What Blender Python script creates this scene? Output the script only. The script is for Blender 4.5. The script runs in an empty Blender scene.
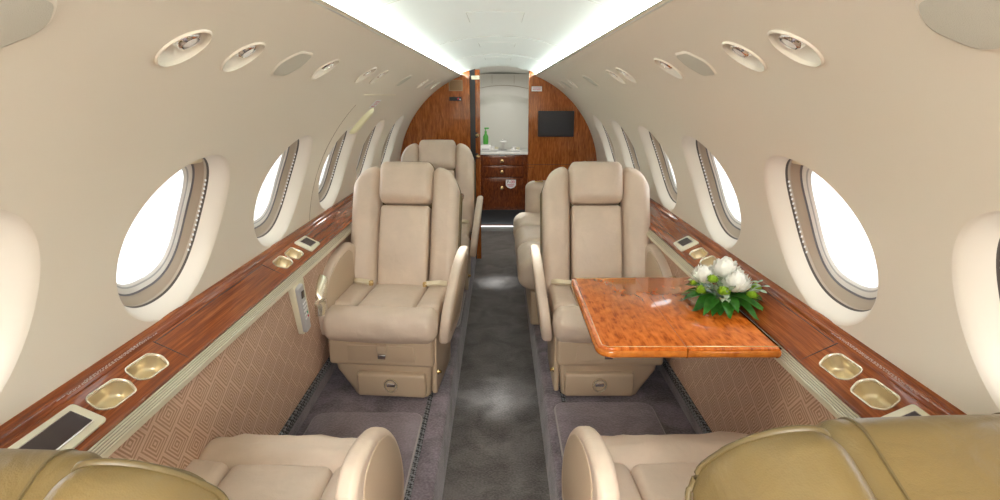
import bpy, math, random
from mathutils import Vector, Matrix, noise
random.seed(7)
C = bpy.context.scene.collection
PI = math.pi
SC = bpy.context.scene

# ------------------------------------------------------------------ measures (metres; aisle carpet is z = 0, +Y looks forward)
CAM = (0.015, 0.0, 1.55)
F_PX, PITCH = 560.0, math.atan(155 / 560.0)
ZF = 0.18                      # raised seat floor
R, ZC = 0.915, 0.86            # cabin cross-section circle
Y0, YB = -1.2, 5.2             # aft end, forward partition

# ------------------------------------------------------------------ materials
def nodes(name):
    m = bpy.data.materials.new(name); m.use_nodes = True
    nt = m.node_tree
    return m, nt, nt.nodes['Principled BSDF']

def setp(b, **k):
    for kk, v in k.items():
        kk = kk.replace('_', ' ')
        if kk in b.inputs: b.inputs[kk].default_value = v

def plain(name, col, rough=0.5, metal=0.0, bump=0, bscale=200, coat=0.0, var=0.0, vscale=6):
    m, nt, b = nodes(name)
    setp(b, Base_Color=(*col, 1), Roughness=rough, Metallic=metal, Coat_Weight=coat, Coat_Roughness=0.06)
    tc = nt.nodes.new('ShaderNodeTexCoord')
    if var:
        n = nt.nodes.new('ShaderNodeTexNoise'); n.inputs['Scale'].default_value = vscale; n.inputs['Detail'].default_value = 4
        nt.links.new(tc.outputs['Object'], n.inputs['Vector'])
        r = nt.nodes.new('ShaderNodeValToRGB')
        r.color_ramp.elements[0].position = .3; r.color_ramp.elements[1].position = .7
        r.color_ramp.elements[0].color = (*[c * (1 - var) for c in col], 1)
        r.color_ramp.elements[1].color = (*[min(1, c * (1 + var)) for c in col], 1)
        nt.links.new(n.outputs['Fac'], r.inputs['Fac']); nt.links.new(r.outputs['Color'], b.inputs['Base Color'])
    if bump:
        n = nt.nodes.new('ShaderNodeTexNoise'); n.inputs['Scale'].default_value = bscale; n.inputs['Detail'].default_value = 3
        nt.links.new(tc.outputs['Object'], n.inputs['Vector'])
        bp = nt.nodes.new('ShaderNodeBump'); bp.inputs['Strength'].default_value = bump; bp.inputs['Distance'].default_value = .004
        nt.links.new(n.outputs['Fac'], bp.inputs['Height']); nt.links.new(bp.outputs['Normal'], b.inputs['Normal'])
    return m

def leather(name, col, rough=.42):
    m, nt, b = nodes(name)
    setp(b, Roughness=rough)
    b.inputs['Specular IOR Level'].default_value = .45
    tc = nt.nodes.new('ShaderNodeTexCoord')
    n = nt.nodes.new('ShaderNodeTexNoise'); n.inputs['Scale'].default_value = 9; n.inputs['Detail'].default_value = 5
    nt.links.new(tc.outputs['Object'], n.inputs['Vector'])
    r = nt.nodes.new('ShaderNodeValToRGB')
    r.color_ramp.elements[0].position = .3; r.color_ramp.elements[1].position = .7
    r.color_ramp.elements[0].color = (*[c * .93 for c in col], 1); r.color_ramp.elements[1].color = (*[min(1, c * 1.05) for c in col], 1)
    nt.links.new(n.outputs['Fac'], r.inputs['Fac']); nt.links.new(r.outputs['Color'], b.inputs['Base Color'])
    w = nt.nodes.new('ShaderNodeTexNoise'); w.inputs['Scale'].default_value = 14; w.inputs['Detail'].default_value = 3; w.inputs['Distortion'].default_value = .8
    nt.links.new(tc.outputs['Object'], w.inputs['Vector'])
    v = nt.nodes.new('ShaderNodeTexVoronoi'); v.inputs['Scale'].default_value = 420
    nt.links.new(tc.outputs['Object'], v.inputs['Vector'])
    b1 = nt.nodes.new('ShaderNodeBump'); b1.inputs['Strength'].default_value = .35; b1.inputs['Distance'].default_value = .012
    b2 = nt.nodes.new('ShaderNodeBump'); b2.inputs['Strength'].default_value = .12; b2.inputs['Distance'].default_value = .002
    nt.links.new(w.outputs['Fac'], b1.inputs['Height']); nt.links.new(v.outputs['Distance'], b2.inputs['Height'])
    nt.links.new(b1.outputs['Normal'], b2.inputs['Normal']); nt.links.new(b2.outputs['Normal'], b.inputs['Normal'])
    return m

def wood(name, dark, mid, light, scale=(3, 3, 3), mott=0.5, rough=.16, coat=1.0, grain=18):
    m, nt, b = nodes(name)
    setp(b, Roughness=rough, Coat_Weight=coat * .55, Coat_Roughness=.03); b.inputs['Specular IOR Level'].default_value = .2
    tc = nt.nodes.new('ShaderNodeTexCoord')
    mp = nt.nodes.new('ShaderNodeMapping'); mp.inputs['Scale'].default_value = scale
    nt.links.new(tc.outputs['Object'], mp.inputs['Vector'])
    n1 = nt.nodes.new('ShaderNodeTexNoise'); n1.inputs['Scale'].default_value = 6; n1.inputs['Detail'].default_value = 6; n1.inputs['Distortion'].default_value = 1.0
    n2 = nt.nodes.new('ShaderNodeTexNoise'); n2.inputs['Scale'].default_value = grain; n2.inputs['Detail'].default_value = 8; n2.inputs['Distortion'].default_value = .6
    for n in (n1, n2): nt.links.new(mp.outputs['Vector'], n.inputs['Vector'])
    mx = nt.nodes.new('ShaderNodeMix'); mx.inputs['Factor'].default_value = mott
    nt.links.new(n1.outputs['Fac'], mx.inputs['A']); nt.links.new(n2.outputs['Fac'], mx.inputs['B'])
    r = nt.nodes.new('ShaderNodeValToRGB')
    e = r.color_ramp.elements
    e[0].position = .36; e[0].color = (*dark, 1); e[1].position = .64; e[1].color = (*light, 1)
    k = e.new(.5); k.color = (*mid, 1)
    nt.links.new(mx.outputs['Result'], r.inputs['Fac']); nt.links.new(r.outputs['Color'], b.inputs['Base Color'])
    return m

def table_wood(name):
    m, nt, b = nodes(name)
    setp(b, Roughness=.2, Coat_Weight=.55, Coat_Roughness=.02); b.inputs['Specular IOR Level'].default_value = .25
    tc = nt.nodes.new('ShaderNodeTexCoord')
    mp = nt.nodes.new('ShaderNodeMapping'); mp.inputs['Scale'].default_value = (52, 24, 20); mp.inputs['Rotation'].default_value = (0, 0, .5)
    nt.links.new(tc.outputs['Object'], mp.inputs['Vector'])
    n = nt.nodes.new('ShaderNodeTexNoise'); n.inputs['Scale'].default_value = 1.0; n.inputs['Detail'].default_value = 3; n.inputs['Distortion'].default_value = .5
    nt.links.new(mp.outputs['Vector'], n.inputs['Vector'])
    mp2 = nt.nodes.new('ShaderNodeMapping'); mp2.inputs['Scale'].default_value = (220, 9, 20)
    nt.links.new(tc.outputs['Object'], mp2.inputs['Vector'])
    g = nt.nodes.new('ShaderNodeTexNoise'); g.inputs['Scale'].default_value = 1.0; g.inputs['Detail'].default_value = 4
    nt.links.new(mp2.outputs['Vector'], g.inputs['Vector'])
    mx = nt.nodes.new('ShaderNodeMix'); mx.inputs['Factor'].default_value = .3
    nt.links.new(n.outputs['Fac'], mx.inputs['A']); nt.links.new(g.outputs['Fac'], mx.inputs['B'])
    r = nt.nodes.new('ShaderNodeValToRGB'); e = r.color_ramp.elements
    e[0].position = .34; e[0].color = (.30, .058, .006, 1); e[1].position = .62; e[1].color = (.70, .19, .026, 1)
    k = e.new(.47); k.color = (.56, .13, .014, 1)
    nt.links.new(mx.outputs['Result'], r.inputs['Fac']); nt.links.new(r.outputs['Color'], b.inputs['Base Color'])
    return m

def carpet(name, c1, c2, sc=30):
    m, nt, b = nodes(name)
    setp(b, Roughness=.95); b.inputs['Sheen Weight'].default_value = .3; b.inputs['Sheen Roughness'].default_value = .4
    tc = nt.nodes.new('ShaderNodeTexCoord')
    n = nt.nodes.new('ShaderNodeTexNoise'); n.inputs['Scale'].default_value = 7; n.inputs['Detail'].default_value = 6; n.inputs['Distortion'].default_value = .7
    f = nt.nodes.new('ShaderNodeTexNoise'); f.inputs['Scale'].default_value = 110; f.inputs['Detail'].default_value = 2
    for q in (n, f): nt.links.new(tc.outputs['Object'], q.inputs['Vector'])
    mx = nt.nodes.new('ShaderNodeMix'); mx.inputs['Factor'].default_value = .4
    nt.links.new(n.outputs['Fac'], mx.inputs['A']); nt.links.new(f.outputs['Fac'], mx.inputs['B'])
    r = nt.nodes.new('ShaderNodeValToRGB'); e = r.color_ramp.elements
    e[0].position = .36; e[0].color = (*c1, 1); e[1].position = .64; e[1].color = (*c2, 1)
    nt.links.new(mx.outputs['Result'], r.inputs['Fac']); nt.links.new(r.outputs['Color'], b.inputs['Base Color'])
    bp = nt.nodes.new('ShaderNodeBump'); bp.inputs['Strength'].default_value = .7; bp.inputs['Distance'].default_value = .006
    nt.links.new(f.outputs['Fac'], bp.inputs['Height']); nt.links.new(bp.outputs['Normal'], b.inputs['Normal'])
    return m

def maze_fabric(name, c1, c2):
    """woven fabric of nested lozenges: concentric rings of |u|,|v| in offset cells of the wall's own y,z plane"""
    m, nt, b = nodes(name)
    setp(b, Roughness=.9)
    N = nt.nodes; L = nt.links
    tc = N.new('ShaderNodeTexCoord'); sp = N.new('ShaderNodeSeparateXYZ'); L.new(tc.outputs['Object'], sp.inputs[0])
    def mth(op, a, bb=None):
        q = N.new('ShaderNodeMath'); q.operation = op
        for i, x in enumerate((a, bb)):
            if x is None: continue
            if isinstance(x, (int, float)): q.inputs[i].default_value = x
            else: L.new(x, q.inputs[i])
        return q.outputs[0]
    S = .095
    y, z = sp.outputs['Y'], sp.outputs['Z']
    u = mth('DIVIDE', mth('ADD', y, mth('MULTIPLY', z, .8)), S)
    v = mth('DIVIDE', mth('SUBTRACT', mth('MULTIPLY', z, .9), mth('MULTIPLY', y, .55)), S)
    row = mth('FLOOR', v)
    u2 = mth('ADD', u, mth('MULTIPLY', row, .37))
    fu = mth('ABSOLUTE', mth('SUBTRACT', mth('FRACT', u2), .5))
    fv = mth('ABSOLUTE', mth('SUBTRACT', mth('FRACT', v), .5))
    d = mth('MAXIMUM', fu, fv)
    s = mth('SINE', mth('MULTIPLY', d, 2 * PI * 9))
    r = N.new('ShaderNodeValToRGB'); e = r.color_ramp.elements
    e[0].position = .35; e[0].color = (*c1, 1); e[1].position = .65; e[1].color = (*c2, 1)
    L.new(mth('ADD', mth('MULTIPLY', s, .5), .5), r.inputs['Fac']); L.new(r.outputs['Color'], b.inputs['Base Color'])
    bp = N.new('ShaderNodeBump'); bp.inputs['Strength'].default_value = .35; bp.inputs['Distance'].default_value = .002
    L.new(s, bp.inputs['Height']); L.new(bp.outputs['Normal'], b.inputs['Normal'])
    return m

def rope_weave(name, c1, c2):
    m, nt, b = nodes(name); setp(b, Roughness=.6)
    tc = nt.nodes.new('ShaderNodeTexCoord')
    w = nt.nodes.new('ShaderNodeTexChecker'); w.inputs['Scale'].default_value = 95
    w.inputs['Color1'].default_value = (*c1, 1); w.inputs['Color2'].default_value = (*c2, 1)
    mp = nt.nodes.new('ShaderNodeMapping'); mp.inputs['Rotation'].default_value = (.7, .6, .75)
    nt.links.new(tc.outputs['Object'], mp.inputs['Vector']); nt.links.new(mp.outputs['Vector'], w.inputs['Vector'])
    nt.links.new(w.outputs['Color'], b.inputs['Base Color'])
    return m

def pane_glass(name):
    m = bpy.data.materials.new(name); m.use_nodes = True
    nt = m.node_tree; nt.nodes.clear()
    o = nt.nodes.new('ShaderNodeOutputMaterial'); t = nt.nodes.new('ShaderNodeBsdfTransparent'); g = nt.nodes.new('ShaderNodeBsdfGlossy')
    t.inputs['Color'].default_value = (.97, .98, .98, 1); g.inputs['Roughness'].default_value = .02
    lw = nt.nodes.new('ShaderNodeLayerWeight'); lw.inputs['Blend'].default_value = .5
    pw = nt.nodes.new('ShaderNodeMath'); pw.operation = 'POWER'; pw.inputs[1].default_value = 5.0
    fr = nt.nodes.new('ShaderNodeMath'); fr.operation = 'MULTIPLY_ADD'; fr.inputs[1].default_value = .9; fr.inputs[2].default_value = .04
    nt.links.new(lw.outputs['Facing'], pw.inputs[0]); nt.links.new(pw.outputs[0], fr.inputs[0])
    mx = nt.nodes.new('ShaderNodeMixShader')
    nt.links.new(fr.outputs[0], mx.inputs[0]); nt.links.new(t.outputs[0], mx.inputs[1]); nt.links.new(g.outputs[0], mx.inputs[2])
    nt.links.new(mx.outputs[0], o.inputs['Surface'])
    return m

def emit(name, col, s):
    m = bpy.data.materials.new(name); m.use_nodes = True
    nt = m.node_tree; nt.nodes.clear()
    o = nt.nodes.new('ShaderNodeOutputMaterial'); e = nt.nodes.new('ShaderNodeEmission')
    e.inputs['Color'].default_value = (*col, 1); e.inputs['Strength'].default_value = s
    nt.links.new(e.outputs[0], o.inputs['Surface']); return m

M = dict(
    wall=plain('cream_wall_lining', (.715, .655, .555), .55, bump=.06, bscale=500),
    reveal=plain('pale_window_reveal', (.70, .64, .555), .5),
    sleeve=plain('taupe_window_sleeve', (.42, .345, .27), .5),
    frame=plain('off_white_window_frame', (.80, .78, .75), .35),
    gasket=plain('grey_rubber_gasket', (.16, .155, .17), .5),
    dark=plain('dark_gap', (.02, .018, .016), .7),
    rimdark=plain('brown_rim_gap', (.07, .055, .045), .6),
    groove=plain('dull_groove', (.30, .26, .17), .5, .3),
    shade=plain('cream_window_shade', (.74, .66, .48), .6),
    ceiling=plain('white_ceiling_lining', (.73, .77, .75), .55),
    leather=leather('cream_leather', (.66, .54, .435)),
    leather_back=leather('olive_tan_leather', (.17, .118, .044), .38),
    taupe=plain('taupe_seat_plastic', (.50, .385, .27), .42, bump=.05, bscale=400),
    piping=plain('olive_piping', (.12, .086, .034), .45),
    ledge=wood('red_brown_gloss_veneer', (.13, .028, .007), (.24, .058, .013), (.36, .105, .026), (16, .45, 16), .5),
    table=table_wood('orange_mottled_gloss_veneer'),
    tedge=wood('amber_gloss_edging', (.38, .10, .012), (.50, .15, .02), (.6, .2, .03), (3, 3, 3), .4),
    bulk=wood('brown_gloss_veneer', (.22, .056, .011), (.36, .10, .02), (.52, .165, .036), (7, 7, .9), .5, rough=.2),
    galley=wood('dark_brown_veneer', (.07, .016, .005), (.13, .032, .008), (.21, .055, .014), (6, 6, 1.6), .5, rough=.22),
    carpet=carpet('grey_mauve_carpet', (.10, .080, .093), (.28, .232, .268)),
    mat=carpet('grey_mat_pile', (.20, .163, .185), (.32, .268, .305)),
    aisle=carpet('dark_aisle_carpet', (.065, .056, .05), (.175, .158, .15)),
    fabric=maze_fabric('brown_lozenge_fabric', (.38, .23, .15), (.62, .42, .31)),
    rope=rope_weave('black_and_silver_braid', (.015, .015, .018), (.22, .23, .25)),
    strip=plain('champagne_ribbed_metal', (.78, .73, .58), .35, .35),
    champagne=plain('champagne_metal', (.80, .68, .46), .3, .7),
    rim=plain('pale_gold_rim', (.82, .76, .6), .25, .8),
    chrome=plain('chrome', (.85, .85, .85), .1, 1.0),
    brass=plain('brass', (.78, .6, .3), .2, 1.0),
    cream_plastic=plain('cream_plastic', (.72, .68, .52), .4),
    black=plain('black_plastic', (.018, .018, .02), .35),
    screen=plain('dark_screen', (.03, .028, .034), .5),
    screen_brown=plain('dark_brown_screen', (.05, .036, .036), .25),
    white=plain('white_plastic', (.8, .8, .8), .4),
    grey=plain('grey_plastic', (.45, .45, .46), .4),
    red=plain('red_ink', (.6, .03, .05), .5), pinkred=plain('pink_red_ink', (.62, .2, .25), .5),
    ink=plain('dark_ink', (.05, .06, .08), .5), green_ink=plain('green_key', (.05, .45, .25), .5),
    steel=plain('satin_steel', (.62, .62, .60), .35, .6),
    counter=plain('pale_grey_counter', (.66, .66, .64), .3),
    niche=plain('pale_grey_lining', (.66, .66, .62), .5),
    grille=plain('pale_beige_grille', (.57, .55, .47), .7, bump=.5, bscale=900),
    seam=plain('brown_seam', (.30, .24, .17), .7),  # plain brown for joint lines and the table hinge
    lemon_cream=plain('lemon_cream_plastic', (.74, .70, .46), .4),  # plain pale yellow plastic of the exit handle cover
    leaf=plain('green_leaf', (.03, .14, .014), .35, var=.45, vscale=30),
    varleaf=plain('grey_green_leaf', (.36, .46, .33), .5, var=.4, vscale=60),
    pom=plain('lime_green_petals', (.30, .50, .03), .5, var=.25, vscale=80),
    petal=plain('white_petals', (.88, .88, .82), .5),
    soap=plain('green_bottle', (.06, .34, .04), .3),
    glass=pane_glass('window_glass'),
    led=emit('white_led', (.90, 1.0, .95), 12.0),
    led_red=emit('red_led', (1, .1, .05), 2.0),
    concrete=plain('pale_concrete', (.62, .62, .6), .9),
)

# ------------------------------------------------------------------ mesh helpers
class MB:
    def __init__(s): s.v = []; s.f = []; s.mi = []; s.cur = 0
    def add(s, vs, fs):
        b = len(s.v); s.v += [tuple(p) for p in vs]; s.f += [tuple(b + i for i in f) for f in fs]; s.mi += [s.cur] * len(fs)
        return s
    def grid(s, nu, nv, fn, cu=False, cv=False):
        vs = [fn(i, j) for i in range(nu) for j in range(nv)]
        fs = []
        for i in range(nu if cu else nu - 1):
            for j in range(nv if cv else nv - 1):
                a, b2 = i, (i + 1) % nu; c, d = j, (j + 1) % nv
                fs.append((a * nv + c, b2 * nv + c, b2 * nv + d, a * nv + d))
        return s.add(vs, fs)
    def rings(s, rings, cap0=True, cap1=True, closed=True):
        n = len(rings[0]); vs = [p for r in rings for p in r]; fs = []
        for i in range(len(rings) - 1):
            for j in range(n if closed else n - 1):
                k = (j + 1) % n
                fs.append((i * n + j, i * n + k, (i + 1) * n + k, (i + 1) * n + j))
        if cap0: fs.append(tuple(reversed(range(n))))
        if cap1: fs.append(tuple((len(rings) - 1) * n + j for j in range(n)))
        return s.add(vs, fs)
    def box(s, c, d, bev=0.0, fn=None):
        return s.rbox(c, d, bev or min(d) * .02, 1 if not bev else 2, fn=fn)
    def rbox(s, c, d, r, n=3, puff=(0, 0, 0), m=6, fn=None):
        """rounded box centre c, size d, corner radius r (number or 3), n segments on corners, m inside; puff bulges each axis' faces"""
        rr = (r, r, r) if isinstance(r, (int, float)) else r
        rr = [min(rr[i], d[i] / 2 * .999) for i in range(3)]
        def axis(i):
            h = d[i] / 2; q = h - rr[i]; t = []
            for k in range(n + 1): t.append((-q, -math.cos(k * PI / 4 / n * 1.0) if 0 else -1 + k / n, 0))
            return t
        # parameter samples along an axis: corner zone [-1..0) , middle, corner zone
        def samples(i):
            h = d[i] / 2; q = h - rr[i]
            a = [(-q, -math.tan(PI / 4 * (1 - k / n))) for k in range(n)]
            mm = m if (q > 1e-5) else 1
            b = [(-q + 2 * q * k / mm, 0.0) for k in range(mm + 1)] if q > 1e-5 else [(0.0, 0.0)]
            c2 = [(q, math.tan(PI / 4 * ((k + 1) / n))) for k in range(n)]
            return a + b + c2
        S = [samples(i) for i in range(3)]
        ident = {}
        vs = []; fs = []
        def vert(key):
            if key in ident: return ident[key]
            base = [S[i][key[i]][0] for i in range(3)]; off = [S[i][key[i]][1] for i in range(3)]
            L = math.sqrt(sum(o * o for o in off)) or 1
            p = [base[i] + rr[i] * off[i] / L for i in range(3)]
            u = [p[i] / (d[i] / 2) for i in range(3)]
            for i in range(3):
                if puff[i]:
                    j, k = (i + 1) % 3, (i + 2) % 3
                    w = (1 - min(1, abs(u[j])) ** 2) * (1 - min(1, abs(u[k])) ** 2)
                    p[i] += puff[i] * w * max(-1, min(1, u[i]))
            p = [p[i] + c[i] for i in range(3)]
            if fn: p = fn(*p)
            ident[key] = len(vs); vs.append(tuple(p)); return ident[key]
        for ax in range(3):
            j, k = (ax + 1) % 3, (ax + 2) % 3
            for side in (0, len(S[ax]) - 1):
                for a in range(len(S[j]) - 1):
                    for b in range(len(S[k]) - 1):
                        q = []
                        for (da, db) in ((0, 0), (1, 0), (1, 1), (0, 1)):
                            key = [0, 0, 0]; key[ax] = side; key[j] = a + da; key[k] = b + db
                            q.append(vert(tuple(key)))
                        if side == 0: q.reverse()
                        fs.append(tuple(q))
        return s.add(vs, fs)
    def tube(s, pts, r, n=8, cap=True):
        pts = [Vector(p) for p in pts]; rings = []
        up = Vector((0, 0, 1))
        for i, p in enumerate(pts):
            t = (pts[min(i + 1, len(pts) - 1)] - pts[max(i - 1, 0)]).normalized()
            if abs(t.dot(up)) > .95: up = Vector((1, 0, 0))
            a = t.cross(up).normalized(); b = a.cross(t)
            rad = r[i] if isinstance(r, (list, tuple)) else r
            rings.append([tuple(p + rad * (math.cos(q * 2 * PI / n) * a + math.sin(q * 2 * PI / n) * b)) for q in range(n)])
        return s.rings(rings, cap, cap)
    def lathe(s, prof, c=(0, 0, 0), axis=(0, 0, 1), n=24):
        ax = Vector(axis).normalized(); t = Vector((1, 0, 0)) if abs(ax.x) < .9 else Vector((0, 1, 0))
        a = ax.cross(t).normalized(); b = ax.cross(a); c = Vector(c)
        rings = [[tuple(c + ax * h + max(r, 1e-5) * (math.cos(q * 2 * PI / n) * a + math.sin(q * 2 * PI / n) * b)) for q in range(n)] for r, h in prof]
        return s.rings(rings, True, True)
    def prism(s, poly, t0, t1, to3, bev=0.0, nb=3):
        """2-D outline extruded from t0 to t1 with rounded edges; to3(a, b, t) -> point"""
        rings = []
        if bev:
            for k in range(nb + 1):
                an = PI / 2 * k / nb
                rings.append(([*inset(poly, bev * (1 - math.sin(an)))], t0 + bev * (1 - math.cos(an))))
            for k in range(nb + 1):
                an = PI / 2 * k / nb
                rings.append(([*inset(poly, bev * (1 - math.cos(an)))], t1 - bev * (1 - math.sin(an))))
        else: rings = [(poly, t0), (poly, t1)]
        return s.rings([[to3(a, b, t) for a, b in pl] for pl, t in rings])
    def build(s, name, mat, parent=None, angle=45, kind=None, mats=None):
        me = bpy.data.meshes.new(name); me.from_pydata(s.v, [], s.f); me.update()
        import bmesh
        bm = bmesh.new(); bm.from_mesh(me)
        bmesh.ops.remove_doubles(bm, verts=bm.verts, dist=1e-6)
        bmesh.ops.recalc_face_normals(bm, faces=bm.faces)
        bm.to_mesh(me); bm.free()
        for mm in (mats or [mat]): me.materials.append(mm)
        if mats and len(me.polygons) == len(s.mi):
            for p, i in zip(me.polygons, s.mi): p.material_index = i
        me.shade_smooth(); me.set_sharp_from_angle(angle=math.radians(angle))
        o = bpy.data.objects.new(name, me); C.objects.link(o)
        if parent is not None: o.parent = parent
        if kind: o['kind'] = kind
        return o

def inset(poly, d):
    if abs(d) < 1e-9: return list(poly)
    n = len(poly)
    area = sum(poly[i][0] * poly[(i + 1) % n][1] - poly[(i + 1) % n][0] * poly[i][1] for i in range(n))
    sg = 1 if area > 0 else -1
    out = []
    for i in range(n):
        p, q, r = poly[i - 1], poly[i], poly[(i + 1) % n]
        e1 = Vector((q[0] - p[0], q[1] - p[1])); e2 = Vector((r[0] - q[0], r[1] - q[1]))
        if e1.length < 1e-9: e1 = e2
        if e2.length < 1e-9: e2 = e1
        e1.normalize(); e2.normalize()
        n1 = Vector((-e1.y, e1.x)) * sg; n2 = Vector((-e2.y, e2.x)) * sg
        nn = (n1 + n2)
        if nn.length < 1e-6: nn = n1
        nn.normalize(); k = max(.5, nn.dot(n1))
        out.append((q[0] + nn.x * d / k, q[1] + nn.y * d / k))
    return out

def shrink(poly, k):
    cx = sum(p[0] for p in poly) / len(poly); cy = sum(p[1] for p in poly) / len(poly)
    return [(cx + (p[0] - cx) * k, cy + (p[1] - cy) * k) for p in poly]

def rpoly(pts, r, n=5):
    """polygon with filleted corners; r number or per-corner list"""
    out = []; N = len(pts)
    for i in range(N):
        rad = r[i] if isinstance(r, (list, tuple)) else r
        p, q, w = (Vector(pts[i - 1]), Vector(pts[i]), Vector(pts[(i + 1) % N]))
        a = (p - q); b = (w - q); la, lb = a.length, b.length; a.normalize(); b.normalize()
        ang = a.angle(b)
        t = min(rad / math.tan(ang / 2), la * .49, lb * .49)
        if t < 1e-6: out.append(tuple(q)); continue
        A = q + a * t; B = q + b * t
        for k in range(n + 1):
            u = k / n
            out.append(tuple((1 - u) ** 2 * A + 2 * u * (1 - u) * q + u * u * B))
    return out

def superellipse(a, b, e, n):
    out = []
    for k in range(n):
        t = 2 * PI * k / n; c, s = math.cos(t), math.sin(t)
        out.append((a * math.copysign(abs(c) ** (2 / e), c), b * math.copysign(abs(s) ** (2 / e), s)))
    return out

def smooth_path(pts, n=6):
    P = [Vector(p) for p in pts]; out = []
    for i in range(len(P) - 1):
        p0, p1, p2, p3 = P[max(i - 1, 0)], P[i], P[i + 1], P[min(i + 2, len(P) - 1)]
        for k in range(n):
            t = k / n
            out.append(tuple(.5 * ((2 * p1) + (-p0 + p2) * t + (2 * p0 - 5 * p1 + 4 * p2 - p3) * t * t + (-p0 + 3 * p1 - 3 * p2 + p3) * t ** 3)))
    out.append(tuple(P[-1])); return out

def tag(o, label, cat, group=None, kind=None):
    o['label'] = label; o['category'] = cat
    if group: o['group'] = group
    if kind: o['kind'] = kind
    return o
def thing(name, label, cat, loc=(0, 0, 0), rz=0, group=None, kind=None):
    o = bpy.data.objects.new(name, None); C.objects.link(o); o.empty_display_size = .1
    o.location = loc; o.rotation_euler = (0, 0, rz)
    return tag(o, label, cat, group, kind)

# ------------------------------------------------------------------ cabin lining
def WP(sd, y, phi, d=0.0):
    """point on the round side wall: sd -1 left / +1 right, angle phi above the circle's centre, d metres outward"""
    return (sd * (R + d) * math.cos(phi), y, ZC + (R + d) * math.sin(phi))
def rad(a): return math.radians(a)

PH0, PHW, PHF0, PHF1, PHT = rad(5.2), rad(37), rad(50.5), rad(63), rad(69.7)
PHC, PHX = rad(21.0), rad(56.8)
NO = 96

def hole_cell(mb, mp, a0, a1, b0, b1, ca, cb, outline, nring=4):
    """rectangle a0..a1 x b0..b1 with a hole; mp(a, b) -> point. outline: closed list of (da, db) about (ca, cb)"""
    outer = []
    for (da, db) in outline:
        # ray from centre to rectangle
        t = 1e9
        if da > 1e-9: t = min(t, (a1 - ca) / da)
        if da < -1e-9: t = min(t, (a0 - ca) / da)
        if db > 1e-9: t = min(t, (b1 - cb) / db)
        if db < -1e-9: t = min(t, (b0 - cb) / db)
        outer.append([ca + da * t, cb + db * t])
    for (pa, pb) in ((a0, b0), (a0, b1), (a1, b0), (a1, b1)):       # snap the nearest to each corner
        k = min(range(len(outer)), key=lambda i: (outer[i][0] - pa) ** 2 + ((outer[i][1] - pb)) ** 2)
        outer[k] = [pa, pb]
    rings = []
    for r in range(nring + 1):
        u = r / nring
        rings.append([mp(ca + da + (oa - ca - da) * u, cb + db + (ob - cb - db) * u) for (da, db), (oa, ob) in zip(outline, outer)])
    mb.rings(rings, False, False)

WIN = {-1: [1.472 + .755 * k for k in range(-2, 5)], 1: [1.445 + .755 * k for k in range(-2, 5)]}
WIN[-1][1] = .742; WIN[1][1] = .722
READ = {-1: [.968, 1.185, 1.73, 2.245, 2.49, 3.90, 4.62], 1: [.975, 1.175, 1.69, 2.25, 2.45, 3.90, 4.62]}
FLAT = [.605, 1.46, 3.13, 4.25]
W_OUT = superellipse(.250, rad(15.0), 2.04, NO)
W_IN = superellipse(.209, rad(13.0), 2.25, NO)
W_SLV = superellipse(.206, rad(12.8), 2.27, NO)
W_FRM = superellipse(.176, rad(11.2), 2.6, NO)
W_PANE = superellipse(.147, rad(9.5), 2.7, NO)
RHOLE = superellipse(.048, .048 / R, 2.0, 48)

def build_wall(sd, name):
    mb = MB(); mp = lambda a, b: WP(sd, a, b)
    ys = WIN[sd]; w = .335
    cur = Y0
    def plain_patch(a0, a1, b0, b1):
        na = max(2, int((a1 - a0) / .1) + 1); nb = max(2, int((b1 - b0) / rad(2)) + 1)
        mb.grid(na, nb, lambda i, j: mp(a0 + (a1 - a0) * i / (na - 1), b0 + (b1 - b0) * j / (nb - 1)))
    for yc in ys:
        if yc - w > cur + 1e-4: plain_patch(cur, yc - w, PH0, PHW)
        hole_cell(mb, mp, yc - w, yc + w, PH0, PHW, yc, PHC, W_OUT, 5); cur = yc + w
    plain_patch(cur, YB + .02, PH0, PHW)
    plain_patch(Y0, YB + .02, PHW, PHF0)
    cur = Y0
    for yc in READ[sd]:
        if yc - .06 > cur: plain_patch(cur, yc - .06, PHF0, PHF1)
        hole_cell(mb, mp, yc - .06, yc + .06, PHF0, PHF1, yc, PHX, RHOLE, 3); cur = yc + .06
    plain_patch(cur, YB + .02, PHF0, PHF1)
    plain_patch(Y0, YB + .02, PHF1, PHT)
    mb.grid(60, 10, lambda i, j: WP(sd, Y0 + (YB + .02 - Y0) * i / 59, rad(47 + 19 * j / 9), .05))
    for e in [Y0] + [y2 - w for y2 in ys] + [y2 + w for y2 in ys]:
        mb.grid(2, 20, lambda i, j: WP(sd, e - .03 + .06 * i, rad(3 + 36 * j / 19), .004))
    mb.grid(60, 2, lambda i, j: WP(sd, Y0 + (YB + .02 - Y0) * i / 59, rad(36 + 2 * j), .004))
    # rolled lip at the top edge, turning back into the cove
    lip = [(0, 0), (.0015, .003), (.005, .0045), (.009, .003), (.010, -.004)]
    def lp(i, j):
        y = Y0 + (YB + .02 - Y0) * i / 12; x, _, z = WP(sd, y, PHT); dx, dz = lip[j]
        return (x + sd * dx - sd * .004, y, z + dz)
    mb.grid(13, len(lip), lp)
    o = mb.build(name, M['wall'], angle=60)
    tag(o, ('cream curved left' if sd < 0 else 'cream curved right') + ' side wall lining of the cabin', 'wall', kind='structure')
    return o
build_wall(-1, 'wall_left'); build_wall(1, 'wall_right')

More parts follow.
